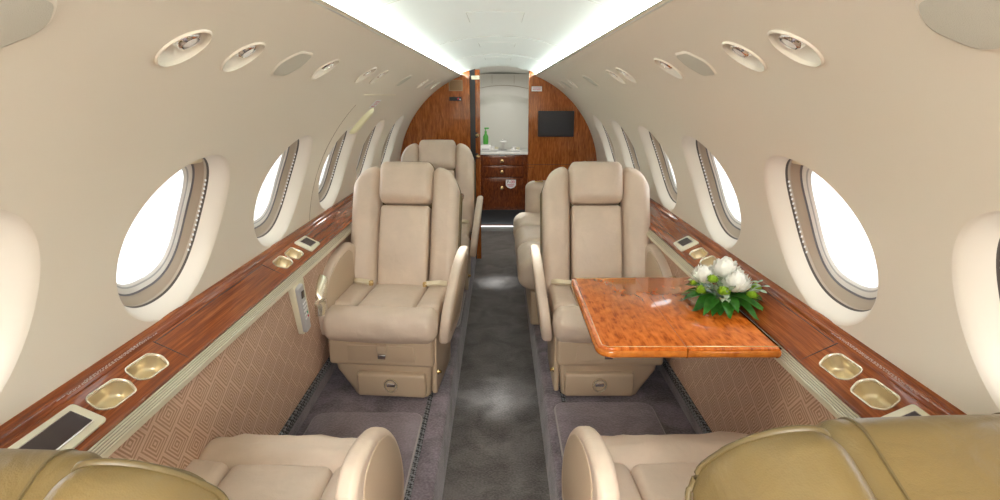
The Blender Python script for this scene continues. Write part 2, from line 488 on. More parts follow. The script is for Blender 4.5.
ordn = ['first', 'second', 'third', 'fourth', 'fifth', 'sixth', 'seventh']
def build_window(sd, yc, n, k):
    side = 'left' if sd < 0 else 'right'
    t = thing('window_%d' % n, ('oval %s wall window, %s one from the camera forward' % (side, ordn[k - 1])) if k else 'oval %s wall window beside the camera itself' % side, 'window', kind='structure')
    def loop(ol, d): return [WP(sd, yc + a, PHC + b, d) for a, b in ol]
    def mix(A, B, u): return [(a[0] + (b[0] - a[0]) * u, a[1] + (b[1] - a[1]) * u) for a, b in zip(A, B)]
    D = .046
    mb = MB(); rr = []
    for q in range(9):
        u = q / 8; rr.append(loop(mix(W_OUT, W_IN, u ** .9), D * (u ** 1.35)))
    mb.rings(rr, False, False); mb.build('reveal', M['reveal'], t, 70)
    mb = MB(); mb.rings([loop(W_IN, D), loop(mix(W_IN, W_SLV, .5), D + .004), loop(mix(W_IN, W_SLV, .5), D + .012), loop(W_SLV, D + .012)], False, False)
    mb.build('dark_rim', M['rimdark'], t)
    mb = MB(); mb.rings([loop(W_SLV, D + .006), loop(W_SLV, D + .014), loop(mix(W_SLV, W_FRM, .6), D + .021), loop(W_FRM, D + .029)], False, False)
    mb.build('sleeve', M['sleeve'], t, 60)
    mb = MB(); mb.rings([loop(W_FRM, D + .027), loop(mix(W_FRM, W_PANE, .16), D + .029), loop(mix(W_FRM, W_PANE, .13), D + .034)], False, False)
    mb.build('gasket', M['gasket'], t)
    mb = MB(); mb.rings([loop(mix(W_FRM, W_PANE, .12), D + .031), loop(mix(W_FRM, W_PANE, .4), D + .032), loop(mix(W_FRM, W_PANE, .75), D + .036), loop(W_PANE, D + .042)], False, False)
    fr = mb.build('frame', M['frame'], t)
    mb = MB(); a, b = mix(W_FRM, W_PANE, .62), mix(W_FRM, W_PANE, .76)
    mb.rings([loop(a, D + .0338), loop(b, D + .0358)], False, False); mb.build('seal', M['grey'], fr)
    mb = MB(); mb.rings([loop(W_PANE, D + .040), loop(W_PANE, D + .045)], True, True); mb.build('pane', M['glass'], t)
    # raised shade: pulled-up panel filling the top of the opening
    mb = MB()
    top = [(a, b) for a, b in W_SLV if b > rad(10.2)]
    top.sort(key=lambda p: p[0])
    f = []
    for (a, b) in top: f.append(WP(sd, yc + a, PHC + b, D + .014))
    lo = [WP(sd, yc + a, PHC + rad(10.0) + rad(.25) * (1 - (a / .18) ** 2), D + .016) for a, b in top]
    mb.grid(len(top), 2, lambda i, j: (f[i], lo[i])[j])
    lo2 = [WP(sd, yc + a, PHC + rad(10.0) + rad(.25) * (1 - (a / .18) ** 2), D + .026) for a, b in top]
    mb.grid(len(top), 2, lambda i, j: (lo[i], lo2[i])[j])
    mb.build('shade', M['shade'], t)
    # pleat edge showing in the slot on the forward side
    mb = MB()
    for q in range(16):
        b = rad(-7.0 + q * .9); e = abs(b / rad(12.9)) ** 2.26; a = .2075 * max(0, 1 - e) ** (1 / 2.26)
        p = Vector(WP(sd, yc + a - .004, PHC + b, D + .006))
        mb.box(p, (.004, .003, .006))
    mb.build('shade_pleats', M['white'], t)
    return t
n = 0
for sd in (-1, 1):
    for k, yc in enumerate(WIN[sd]):
        n += 1; build_window(sd, yc, n, k)

# local frame on the wall for fixtures
def wframe(sd, y, phi):
    o = Vector(WP(sd, y, phi)); up = Vector((-sd * math.sin(phi), 0, math.cos(phi))); inn = Vector((-sd * math.cos(phi), 0, -math.sin(phi)))
    return o, Vector((0, 1, 0)), up, inn
def wpt(fr, a, b, c): return tuple(fr[0] + fr[1] * a + fr[2] * b + fr[3] * c)

rd_ord = {.0: ''}
def reading_light(sd, yc, k):
    side = 'left' if sd < 0 else 'right'
    t = thing('reading_light', 'round recessed reading light with chrome ball, %s overhead row, %s from the camera' % (side, ordn[k]), 'light', WP(sd, yc, PHX), group='recessed reading lights')
    def loop(s, d): return [tuple(Vector(WP(sd, yc + a * s, PHX + b * s, d)) - Vector(WP(sd, yc, PHX))) for a, b in RHOLE]
    mb = MB(); mb.rings([loop(1.0, 0), loop(.97, .004), loop(.90, .016), loop(.70, .030), loop(.4, .036), loop(.05, .038)], False, True)
    mb.build('dish', M['reveal'], t, 60)
    mb = MB(); mb.rings([loop(1.06, -.0005), loop(1.04, -.004), loop(.99, -.0045), loop(.965, .003)], False, False)
    mb.build('bezel', M['wall'], t, 60)
    fr = list(wframe(sd, yc, PHX)); fr[0] = Vector((0, 0, 0))
    mb = MB(); prof = [(.002, -.030), (.019, -.028), (.0235, -.018), (.0235, -.006), (.020, .0), (.0155, .002), (.0145, -.006), (.002, -.008)]
    ax = (fr[3] + fr[2] * .0).normalized()
    mb.lathe(prof, tuple(fr[2] * .012 + fr[1] * .004), tuple(ax), 24)
    b = mb.build('eyeball', M['chrome'], t)
    mb = MB(); mb.lathe([(.002, -.004), (.0135, -.004), (.0125, .0005), (.002, .002)], tuple(fr[2] * .012 + fr[1] * .004), tuple(ax), 20)
    mb.build('lens', M['frame'], b)
for sd in (-1, 1):
    for k, yc in enumerate(READ[sd]): reading_light(sd, yc, k)

def flat_panel(sd, yc, k, big):
    side = 'left' if sd < 0 else 'right'
    fr = list(wframe(sd, yc, PHX)); base = fr[0]; fr[0] = Vector((0, 0, 0))
    t = thing('oxygen_mask_panel', 'flat rounded pale panel in the %s overhead row, %s one from the camera' % (side, ordn[k]), 'panel', tuple(base), group='flat overhead panels')
    pl = rpoly([(-.078, 0), (-.045, .047), (.045, .047), (.078, 0), (.045, -.047), (-.045, -.047)], .035, 6)
    def cpt(a, b, c):   # follows the wall's curve
        return tuple(Vector(WP(sd, yc + a, PHX + b / R, -c)) - base)
    mb = MB(); o2 = inset(pl, -.004); i2 = inset(pl, .002)
    mb.rings([[cpt(a, b, .0005) for a, b in o2], [cpt(a, b, .004) for a, b in pl], [cpt(a, b, .004) for a, b in i2]], False, False)
    mb.build('rim', M['wall'], t)
    mb = MB(); mb.rings([[cpt(a, b, .0035) for a, b in inset(pl, .0015)], [cpt(a * .6, b * .6, .0045) for a, b in pl], [cpt(a * .1, b * .1, .0045) for a, b in pl]], False, True)
    mb.build('grille', M['grille'], t)
for sd in (-1, 1):
    for k, yc in enumerate(FLAT): flat_panel(sd, yc, k, False)

# emergency exit outline, handle cover and placard on the left wall
t = thing('emergency_exit', 'emergency exit hatch seam and pale handle cover in the left wall', 'exit hatch')
mb = MB()
pts = [WP(-1, 2.66, PH0 + rad(1)), WP(-1, 2.66, rad(20)), WP(-1, 2.665, rad(30))] + [WP(-1, 2.72 + .0 * q, rad(38)) for q in (0,)]
mb.tube([WP(-1, 2.655, rad(6 + q * 3), -.0) for q in range(14)], .0016, 6)
mb.build('hatch_seam', M['seam'], t)
mb = MB(); mb.tube([WP(-1, 2.62 + q * .1, rad(49), 0) for q in range(9)], .0022, 6); mb.build('hatch_seam', M['shade'], t)
mb = MB()
def hcov(i, j):
    u = i / 14; v = j / 8 - .5
    phi = rad(32.5) + rad(10.5) * u; wd = .15 * (1 - .35 * u) * math.sqrt(max(.02, 1 - (2 * u - 1) ** 6))
    return WP(-1, 3.0 + .12 * u + v * wd, phi, -.022 * math.sqrt(max(0, 1 - (2 * v) ** 2)) * math.sqrt(max(0.0, 1 - (2 * u - 1) ** 4)))
mb.grid(15, 9, hcov); mb.build('handle_cover', M['lemon_cream'], t)
pl = thing('exit_placard', 'small white placard with red lettering above the exit handle cover', 'sign')
mb = MB()
mb.grid(2, 5, lambda i, j: WP(-1, 2.99 + .15 * i, rad(43.2) + rad(3.6) * j / 4, -.0025)); mb.build('placard_face', M['white'], pl)
mb = MB()
for (a0, a1, b) in ((.03, .13, 46.0), (.045, .12, 45.0), (.02, .10, 44.0)):
    for q in range(6):
        aa = a0 + (a1 - a0) * q / 6; mb.grid(2, 2, lambda i, j: WP(-1, 2.99 + aa + (a1 - a0) / 7.5 * i, rad(b - .28 + .5 * j), -.0042))
mb.build('red_lettering', M['pinkred'], pl)

# ceiling with cove lights
XE, ZE, ZT = .337, 1.7335, 1.799
def ceil_z(x): return ZE + (ZT - ZE) * 1.0 * (1 - (x / XE) ** 2)
mb = MB()
mb.grid(33, 27, lambda i, j: (-XE + 2 * XE * i / 32, Y0 + (YB + .01 - Y0) * j / 26, ceil_z(-XE + 2 * XE * i / 32)))
mb.grid(2, 9, lambda i, j: (-XE + 2 * XE * j / 8, YB + .01, ceil_z(-XE + 2 * XE * j / 8) + .08 * i))
o = tag(mb.build('ceiling', M['ceiling']), 'pale arched ceiling panel running down the middle of the cabin', 'ceiling', kind='structure')
mb = MB()
def seam_line(x0, x1, y0, y1): mb.tube([(x0 + (x1 - x0) * q / 6, y0 + (y1 - y0) * q / 6, ceil_z(x0 + (x1 - x0) * q / 6) - .0002) for q in range(7)], .0011, 5)
for (yy, hw, ln) in ((1.85, .09, .24), (2.9, .09, .24), (4.0, .09, .24)):
    seam_line(-hw, hw, yy, yy); seam_line(-hw, -hw, yy, yy + ln); seam_line(hw, hw, yy, yy + ln)
[seam_line(-.32, .32, q, q) for q in (1.45, 2.6, 3.7) if q]
mb.build('hatch_seam', plain('pale_seam', (.52, .53, .50), .7), o)
for sd in (-1, 1):
    side = 'left' if sd < 0 else 'right'
    x, _, z = WP(sd, 0, PHT)
    # cove trough: floor and back behind the wall lip
    mb = MB(); xs = [(abs(x) + .002, z - .004), (abs(x) + .022, z - .004), (abs(x) + .03, ZE + .004), (XE - .004, ZE + .002)]
    mb.grid(2, 4, lambda i, j: (sd * xs[j][0], (Y0, YB + .01)[i], xs[j][1]))
    tag(mb.build('trim_%d' % (1 if sd < 0 else 2), M['ceiling']), 'white light trough between the %s wall lip and ceiling' % side, 'trim', kind='structure')
    mb = MB(); a2, b2 = Vector((abs(x) + .010, z + .001)), Vector((abs(x) + .0155, ZE + .0015)); oo = Vector((.004, 0))
    pr = [tuple(a2), tuple(b2), tuple(b2 + oo), tuple(a2 + oo)]
    mb.prism(pr, Y0 + .05, YB - .02, lambda p, q, r: (sd * p, r, q))
    tag(mb.build('cove_light', M['led']), 'long white strip light hidden in the %s ceiling cove' % side, 'light', group='cove lights')

# aft end (behind the camera)
mb = MB(); pts = [(-.95, -.02), (.95, -.02), (.95, 1.9), (-.95, 1.9)]
mb.prism(pts, Y0 - .03, Y0, lambda a, b, t: (a, t, b))
tag(mb.build('wall_back', M['wall']), 'cream aft partition closing the cabin behind the camera', 'wall', kind='structure')

# floors
mb = MB(); mb.box((0, (Y0 + 6.46) / 2, -.02), (1.7, 6.46 - Y0, .04), 0)
tag(mb.build('floor', M['aisle']), 'dark carpet of the sunken centre aisle', 'floor', kind='structure')
for sd in (-1, 1):
    prof = rpoly([(.215, 0.0005), (.222, ZF), (.86, ZF), (.86, .0005)], [0, .022, 0, 0], 6)
    mb = MB(); mb.prism(prof, Y0, YB, lambda a, b, t: (sd * a, t, b))
    tag(mb.build('floor_left' if sd < 0 else 'floor_right', M['carpet']), 'raised grey carpet seat platform on the %s of the aisle' % ('left' if sd < 0 else 'right'), 'floor', kind='structure')

# lower side walls, baseboards, seat tracks
for sd in (-1, 1):
    side = 'left' if sd < 0 else 'right'
    mb = MB()
    prof = [(.796, .85), (.812, .325), (.84, .325), (.93, .85)]
    NYW = 40
    mb.rings([[(sd * a, Y0 + (YB - Y0) * k / NYW, b) for a, b in prof] for k in range(NYW + 1)])
    tag(mb.build('wall_%s_lower' % side, M['fabric']), 'brown lozenge-patterned fabric panel under the %s ledge' % side, 'wall', kind='structure')
    mb = MB(); mb.prism([(.797, .33), (.792, .318), (.795, .30), (.803, .29), (.84, .29), (.84, .33)], Y0, YB, lambda a, b, t: (sd * a, t, b))
    o = tag(mb.build('baseboard_%s' % side, M['rope']), 'black braided edging along the foot of the %s fabric panel' % side, 'baseboard', kind='structure')
    mb = MB(); mb.prism([(.803, .292), (.838, ZF), (.87, ZF), (.87, .292)], Y0, YB, lambda a, b, t: (sd * a, t, b))
    mb.build('carpet_skirt', M['carpet'], o)
    mb = MB(); mb.box((sd * .312, (Y0 + YB) / 2, ZF + .001), (.022, YB - Y0, .006), .002)
    tag(mb.build('trim_%d' % (3 if sd < 0 else 4), M['rope']), 'dark braided seat track let into the %s platform carpet' % side, 'seat track', kind='structure')

# ------------------------------------------------------------------ wooden side ledges
LA, LB = Vector((.800, 0, .890)), Vector((.884, 0, .934))     # sloping top, inner and outer edge
LT = (LB - LA).normalized(); LN = Vector((-LT.z, 0, LT.x))    # along the slope, upward normal
LL = (LB - LA).length
CUPS = [1.108, 1.238, 2.12, 2.245]
cup_pl = rpoly([(-.058, -.012), (-.046, .030), (.042, .027), (.060, .004), (.040, -.031), (-.034, -.028)], [.02, .02, .018, .03, .02, .02], 6)
def cup_outline(flip): return [((-a if flip else a), b) for a, b in cup_pl]
def radial(ol, n=72):
    """resample an outline by angle so hole_cell can fan it out"""
    out = []
    for k in range(n):
        th = 2 * PI * k / n; dx, dy = math.cos(th), math.sin(th); best = 0
        for i in range(len(ol)):
            x1, y1 = ol[i]; x2, y2 = ol[(i + 1) % len(ol)]
            ex, ey = x2 - x1, y2 - y1; den = dx * ey - dy * ex
            if abs(den) < 1e-12: continue
            tt = (x1 * ey - y1 * ex) / den; uu = (x1 * dy - y1 * dx) / den
            if tt > 0 and -1e-6 <= uu <= 1 + 1e-6: best = max(best, tt)
        out.append((dx * best, dy * best))
    return out
for sd in (-1, 1):
    side = 'left' if sd < 0 else 'right'
    t = thing('side_ledge', 'glossy red-brown wooden side ledge with cup wells along the %s wall' % side, 'ledge')
    def LP(y, b, d=0.0):
        p = LA + LT * b + LN * d
        return (sd * p.x, y, p.z)
    mb = MB(); cur = -.6
    mid = LL / 2 + .001
    for yc in CUPS:
        if yc - .0625 > cur + 1e-5:
            c0 = cur; mb.grid(8, 4, lambda i, j: LP(c0 + (yc - .0625 - c0) * i / 7, LL * j / 3))
        hole_cell(mb, LP, yc - .0625, yc + .0625, 0, LL, yc, mid, radial(cup_outline(yc > 1.675)), 2); cur = yc + .0625
    c0 = cur; mb.grid(12, 4, lambda i, j: LP(c0 + (YB - c0) * i / 11, LL * j / 3))
    # inner nose and the moulded riser up to the wall
    nose = [(.800, .890), (.796, .8885), (.7935, .885), (.794, .879), (.80, .87)]
    mb.grid(2, len(nose), lambda i, j: (sd * nose[j][0], (-.6, YB)[i], nose[j][1]))
    rz = [(.884, .934), (.8855, .936), (.8875, .936), (.889, .941), (.894, .951), (.897, .9535), (.899, .953), (.902, .957), (.911, .961), (.93, .961)]
    mb.grid(2, len(rz), lambda i, j: (sd * rz[j][0], (-.6, YB)[i], rz[j][1]))
    mb.build('wood_top', M['ledge'], t, 35)
    # ribbed metal strip below the nose
    mb = MB(); st = []
    a, b = Vector((.801, .879)), Vector((.775, .858)); nn = Vector((-.63, .78))
    for q in range(6):
        for (u, h) in ((.0, -.002), (.14, .002), (.66, .002), (.8, -.002)):
            p = a + (b - a) * ((q + u) / 6) + nn * h; st.append((p.x, p.y))
    st += [(b.x, b.y), (.775, .846), (.81, .846)]
    for j0 in range(len(st) - 1):
        mb.cur = 1 if (j0 % 4 == 3 and j0 < 22) else 0
        mb.grid(2, 2, lambda i, j: (sd * st[j0 + j][0], (-.6, YB)[i], st[j0 + j][1]))
    mb.build('metal_strip', M['strip'], t, 20, mats=[M['strip'], M['groove']])
    # table-lid seams
    mb = MB()
    for yy in (1.335, 2.02) if sd < 0 else (1.325, 2.02):
        mb.tube([LP(yy, -.004, -.001), LP(yy, LL * .5, .0002), LP(yy, LL, .0002)], .0014, 6)
    mb.tube([LP(1.335, LL - .004, .0002), LP(1.7, LL - .004, .0002), LP(2.02, LL - .004, .0002)], .0012, 6)
    mb.build('lid_seam', M['dark'], t)
    for yc in CUPS:
        ol = cup_outline(yc > 1.675)
        ring = lambda s, d: [LP(yc + a2, mid + b2, d) for a2, b2 in inset(ol, s)]
        mb = MB(); mb.rings([ring(.0, .0005), ring(.002, -.01), ring(.003, -.036), ring(.008, -.042), ring(.016, -.043)], False, True)
        c = mb.build('cup_holder', M['champagne'], t, 50)
        mb = MB(); mb.rings([ring(-.003, .0005), ring(-.0025, .0025), ring(-.0005, .003), ring(.0015, .002), ring(.002, -.004)], False, False)
        mb.build('rim', M['rim'], c, 60)
    for (y0, y1, flip) in ((.82, 1.035, 0), (2.345, 2.475, 1)):
        pl = rpoly([(y0, .004), (y0, LL - .006), (y1, LL - .010), (y1, .008)], .010, 4)
        mb = MB(); mb.prism(pl, -.002, .006, lambda a2, b2, tt: LP(a2, b2, tt), .002, 2)
        pn = mb.build('control_panel', M['cream_plastic'], t)
        pl = rpoly([(y0 + .03, .022), (y0 + .03, LL - .020), (y1 - .022, LL - .022), (y1 - .022, .022)], .003, 2)
        mb = MB(); mb.prism(pl, .004, .0085, lambda a2, b2, tt: LP(a2, b2, tt), .001, 1); mb.build('panel_frame', M['chrome'], pn)
        mb = MB(); mb.prism(inset(pl, .003), .006, .0092, lambda a2, b2, tt: LP(a2, b2, tt)); mb.build('screen', M['screen_brown'], pn)
    # fine white lettering on the riser (too small to read in the photo)
    mb = MB(); rg = random.Random(5)
    if True:
        for (row, ya, yb2) in ((0, 1.05, 1.36), (1, 1.02, 1.33), (2, 1.10, 1.30)):
            yy = ya
            while yy < yb2:
                w = rg.uniform(.004, .012); f0 = .30 + .2 * row
                p0 = Vector((.889, .941)); p1 = Vector((.894, .951)); nn = Vector((-.0009, .00045))
                a3 = p0 + (p1 - p0) * f0 + nn; b3 = p0 + (p1 - p0) * (f0 + .09) + nn
                mb.add([(sd * a3.x, yy, a3.y), (sd * a3.x, yy + w, a3.y), (sd * b3.x, yy + w, b3.y), (sd * b3.x, yy, b3.y)], [(0, 1, 2, 3)])
                yy += w + rg.uniform(.002, .004)
        mb.build('fine_lettering', plain('pale_ink', (.6, .5, .42), .5), t)

# ------------------------------------------------------------------ partition, doorway and galley
DX0, DX1 = -.255, .272
def arc_poly(sd, x_in):
    """outline of one half of the forward partition"""
    pts = [(x_in, 0.0)] if False else []
    ztop = ceil_z(min(abs(x_in), XE)) + .01
    pts.append((sd * abs(x_in), .0)); pts.append((sd * abs(x_in), ztop))
    pts.append((sd * XE * .98, ZE + .004))
    for q in range(25):
        ph = rad(66 - 62 * q / 24); pts.append((sd * (R + .02) * math.cos(ph), ZC + (R + .02) * math.sin(ph)))
    pts.append((sd * .93, .0))
    return pts
for sd, xi in ((-1, DX0), (1, DX1)):
    mb = MB(); mb.prism(arc_poly(sd, xi), YB, YB + .035, lambda a, b, t: (a, t, b), .003, 1)
    o = mb.build('wall_front_left' if sd < 0 else 'wall_front_right', M['bulk'], angle=35)
    tag(o, 'glossy brown veneer partition on the %s of the doorway' % ('left' if sd < 0 else 'right'), 'wall', kind='structure')
    if sd > 0:
        mb = MB(); mb.box((.30, YB - .001, .905), (.05, .001, .003)); mb.box((.55, YB - .0006, .93), (.58, .002, .003)); mb.build('panel_seam', M['dark'], o)
# door leaf edge in its pocket, left
t = thing('door_1', 'sliding wooden door leaf edge with brass latches in the left pocket', 'door', kind='structure')
mb = MB(); mb.box((-.188, YB + .06, .89), (.044, .03, 1.76), .003); mb.build('door_leaf', M['bulk'], t)
mb = MB(); mb.box((-.235, YB + .075, .89), (.052, .05, 1.77), .002); mb.build('pocket_gap', M['black'], t)
mb = MB(); mb.box((-.205, YB + .035, 1.70), (.075, .025, .035), .006); mb.build('door_stop', M['cream_plastic'], t)
for z in (1.195, 1.005):
    mb = MB(); mb.lathe([(.002, 0), (.013, 0), (.011, .012), (.017, .02), (.018, .03), (.012, .038), (.002, .04)], (-.193, YB + .044, z), (0, -1, 0), 16)
    mb.build('latch_knob', M['brass'], t)
    mb = MB(); mb.box((-.203, YB + .043, z), (.026, .006, .05), .003); mb.build('latch_plate', M['black'], t)
# vestibule shell
VW = .42
mb = MB(); mb.box((-.40 - .015, (YB + .04 + 7.1) / 2, .9), (.03, 7.1 - YB - .04, 1.86)); o = mb.build('wall_vestibule_left', M['niche']); tag(o, 'pale left lining of the entrance vestibule beyond the doorway', 'wall', kind='structure')
mb = MB(); mb.box((.50 + .015, (YB + .04 + 7.1) / 2, .9), (.03, 7.1 - YB - .04, 1.86)); o = mb.build('wall_vestibule_right', M['niche']); tag(o, 'pale right lining of the entrance vestibule beyond the doorway', 'wall', kind='structure')
mb = MB(); mb.grid(17, 2, lambda i, j: (-.42 + .94 * i / 16, (YB + .03, 7.12)[j], 1.80 - .05 * ((i - 8) / 8) ** 2)); o = mb.build('ceiling_vestibule', M['niche']); tag(o, 'pale lowered ceiling over the entrance vestibule', 'ceiling', kind='structure')
mb = MB(); mb.box((.05, 7.12, .9), (.96, .03, 1.86)); o = mb.build('wall_galley_back', M['niche']); tag(o, 'pale grey splashback wall behind the galley counter', 'wall', kind='structure')
# arched hood over the counter
AX, AH = .05, .345
def arch(s, zt, n=25): return [(AX - s + 2 * s * q / (n - 1), zt - .085 * ((2 * q / (n - 1)) - 1) ** 2) for q in range(n)]
lo = arch(.34, 1.565); up = arch(.44, 1.655); top = [(AX - .46 + .92 * q / 24, 1.78) for q in range(25)]
t = thing('galley_hood', 'pale arched hood panel above the galley counter', 'hood', kind='structure')
mb = MB()
mb.grid(25, 2, lambda i, j: ((up[i][0], 6.62, up[i][1]), (top[i][0], 6.62, top[i][1]))[j]); mb.grid(25, 2, lambda i, j: (up[i][0], (6.62, 6.655)[j], up[i][1])); mb.build('header_panel', M['niche'], t)
mb = MB(); mb.grid(25, 2, lambda i, j: ((lo[i][0], 6.645, lo[i][1]), (up[i][0], 6.645, up[i][1] + .01))[j]); mb.grid(25, 2, lambda i, j: (lo[i][0], (6.645, 7.1)[j], lo[i][1] + .12 * j)); mb.build('arch_panel', M['niche'], t)
mb = MB()
for x in (AX - .125, AX + .125): mb.box((x, 6.617, 1.72), (.003, .003, .09))
mb.tube([(a, 6.616, b) for a, b in up], .0025, 5); mb.build('panel_seam', M['seam'], t)
mb = MB(); mb.rbox((AX, 6.80, 1.575), (.40, .05, .015), .004, 1, m=1); mb.build('lamp', emit('galley_lamp', (1, .98, .92), 2), t)
# cabinet
t = thing('galley_cabinet', 'dark veneer galley cabinet with three brass-knobbed drawers beyond the doorway', 'cabinet', (AX, 6.6, 0))
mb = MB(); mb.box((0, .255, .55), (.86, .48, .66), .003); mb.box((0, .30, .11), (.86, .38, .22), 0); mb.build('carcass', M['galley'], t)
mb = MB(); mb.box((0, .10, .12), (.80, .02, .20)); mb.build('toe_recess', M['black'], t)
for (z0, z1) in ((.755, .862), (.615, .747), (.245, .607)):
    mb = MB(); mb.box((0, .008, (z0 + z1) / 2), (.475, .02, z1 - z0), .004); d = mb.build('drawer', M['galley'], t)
    zk = (z0 + z1) / 2 if z1 < .6 or z1 > .7 else (z0 + z1) / 2
    if z0 < .3: zk = .49
    mb = MB(); mb.lathe([(.002, 0), (.02, 0), (.02, .004), (.012, .008), (.014, .02), (.022, .024), (.022, .03), (.002, .034)], (-.012, -.002, zk), (0, -1, 0), 18); mb.build('knob', M['brass'], d)
mb = MB(); mb.box((-.012, .006, .870), (.06, .012, .010), .002); mb.build('drawer_tag', M['grey'], t)
t2 = thing('galley_counter', 'pale grey worktop with inset sink on the galley cabinet', 'worktop', (AX, 6.6, .88))
mb = MB(); mb.box((0, .235, .012), (.88, .51, .024), .006); mb.build('worktop', M['counter'], t2)
mb = MB(); mb.prism(rpoly([(-.10, .10), (.06, .10), (.06, .40), (-.10, .40)], .03), .022, .030, lambda a, b, c: (a, b, c), .002, 1); mb.build('sink_rim', M['steel'], t2)
mb = MB(); mb.prism(rpoly([(-.085, .115), (.045, .115), (.045, .385), (-.085, .385)], .03), .028, .0312, lambda a, b, c: (a, b, c)); mb.build('sink_bowl', M['grey'], t2)
# sticker on the lowest drawer
st = thing('drawer_sticker', 'white shield sticker with grey and red letters on the lowest galley drawer', 'sticker', (.058, 6.6, .02))
sy = -.0055
pl = rpoly([(.026, .565), (.144, .565), (.144, .50), (.125, .475), (.085, .46), (.045, .475), (.026, .50)], .008, 3)
mb = MB(); mb.prism(pl, sy, sy + .003, lambda a, b, c: (a, c, b)); mb.build('shield', M['white'], st)
def text(name, s, size, loc, rot, mat, parent, ext=.0006, sx=1.0):
    cu = bpy.data.curves.new(name, 'FONT'); cu.body = s; cu.size = size; cu.extrude = ext; cu.align_x = 'CENTER'; cu.align_y = 'CENTER'
    o = bpy.data.objects.new(name, cu)
    dg = bpy.context.evaluated_depsgraph_get(); C.objects.link(o); bpy.context.view_layer.update()
    me = bpy.data.meshes.new_from_object(o.evaluated_get(bpy.context.evaluated_depsgraph_get()))
    bpy.data.objects.remove(o)
    q = bpy.data.objects.new(name, me); me.materials.clear(); me.materials.append(mat); C.objects.link(q)
    q.location = loc; q.rotation_euler = rot; q.scale = (sx, 1, 1); q.parent = parent; return q
text('grey_letter', 'P-', .050, (.060, sy - .001, .538), (PI / 2, 0, 0), M['ink'], st)
text('red_letters', '00', .050, (.108, sy - .001, .538), (PI / 2, 0, 0), M['red'], st)
mb = MB(); mb.box((.085, sy - .0006, .505), (.085, .001, .010)); mb.box((.085, sy - .0006, .488), (.05, .001, .008)); mb.build('small_print', M['pinkred'], st)
# things on the counter
cz = .905
t = thing('soap_bottle', 'green pump bottle standing in a white box on the galley counter', 'bottle', (-.155, 6.78, cz + .08))
mb = MB(); mb.lathe([(.002, 0), (.030, 0), (.032, .01), (.032, .09), (.014, .12), (.012, .135), (.002, .135)], n=18); mb.build('bottle', M['soap'], t)
mb = MB(); mb.lathe([(.002, .13), (.014, .13), (.014, .15), (.005, .155), (.005, .18), (.002, .18)], n=14); mb.rbox((.012, 0, .185), (.055, .02, .018), .006, 2, m=1); mb.build('pump', M['soap'], t)
t = thing('tissue_box', 'white tissue box under the green bottle on the galley counter', 'box', (-.155, 6.78, cz))
mb = MB(); mb.rbox((0, 0, .038), (.115, .15, .074), .008, 2, m=2); mb.build('box', M['white'], t)
mb = MB(); mb.rbox((0, -.076, .025), (.09, .003, .02), .001, 1, m=1); mb.build('printed_band', M['grey'], t)
t = thing('tap', 'square steel tap standing behind the galley sink', 'tap', (.055, 6.86, cz))
mb = MB(); mb.rbox((0, 0, .05), (.04, .04, .10), .006, 2, m=1); mb.build('body', M['steel'], t)
mb = MB(); mb.rbox((0, -.05, .105), (.085, .12, .022), .008, 2, m=1); mb.build('spout', M['steel'], t)
mb = MB(); mb.rbox((0, .0, .125), (.02, .02, .02), .005, 1, m=1); mb.build('lever', M['chrome'], t)
for i, (x, lab) in enumerate(((-.055, 'low pale caddy left of the tap on the galley counter'), (.20, 'low pale tray holding lids at the right end of the galley counter'))):
    t = thing('counter_tray', lab, 'tray', (x, 6.80, cz + (.006 if i == 0 else 0)))
    mb = MB(); mb.rbox((0, 0, .008), (.10 if i == 0 else .13, .12, .016), .005, 2, m=1); mb.build('tray', M['counter'], t)
    mb = MB()
    mb.lathe([(.002, .014), (.022, .014), (.026, .05), (.024, .05), (.020, .018), (.002, .018)], (-.02, 0, 0), n=16); mb.build('cup', M['white'], t)
    mb = MB(); mb.lathe([(.002, .014), (.020, .014), (.024, .038), (.022, .038), (.018, .018), (.002, .018)], (.03, .01, 0), n=16); mb.build('cup', M['cream_plastic'], t)
# vestibule step
mb = MB(); mb.box((.05, 6.48, .008), (.90, .09, .05), .004); o = mb.build('trim_5', plain('dull_steel', (.4, .4, .4), .6, .2)); tag(o, 'bright metal step nosing at the foot of the galley', 'trim', kind='structure')
# things on the partition
t = thing('monitor', 'dark flat screen mounted on the right veneer partition', 'monitor', (.522, YB, 1.298))
mb = MB(); mb.box((0, -.010, 0), (.325, .02, .228), .004); mb.build('housing', M['black'], t)
mb = MB(); mb.box((0, -.0205, 0), (.313, .002, .216)); mb.build('screen', M['screen'], t)
t = thing('wall_placard', 'small white placard with red lines above the dark monitor', 'sign', (.343, YB, 1.603))
mb = MB(); mb.box((0, -.002, 0), (.092, .004, .043), .001); mb.build('plate', M['white'], t)
mb = MB(); rg = random.Random(3)
for z in (.007, -.007):
    x = -.036
    while x < .034:
        w = rg.uniform(.006, .011); mb.box((x + w / 2, -.0045, z), (w, .001, .007)); x += w + .003
mb.build('red_lettering', M['pinkred'], t)
t = thing('sign_panel', 'beige square indicator panel high on the left partition', 'panel', (-.38, YB, 1.632))
mb = MB(); mb.prism(rpoly([(-.062, -.048), (.062, -.048), (.062, .048), (-.062, .048)], .004, 2), -.003, 0, lambda a, b, c: (a, c, b), .001, 1); mb.build('panel', plain('bronze_panel', (.30, .17, .07), .3), t)
mb = MB(); mb.box((0, -.0035, 0), (.105, .001, .078)); mb.build('face', plain('bronze_face', (.27, .15, .06), .25), t)
t = thing('switch_panel', 'small black switch strip with a red light on the left partition', 'switch', (-.385, YB, 1.517))
mb = MB(); mb.box((0, -.004, 0), (.108, .008, .034), .002); mb.build('housing', M['black'], t)
mb = MB(); mb.lathe([(.001, 0), (.009, 0), (.008, .005), (.001, .006)], (.026, -.008, .0), (0, -1, 0), 14); mb.build('red_button', M['red'], t)
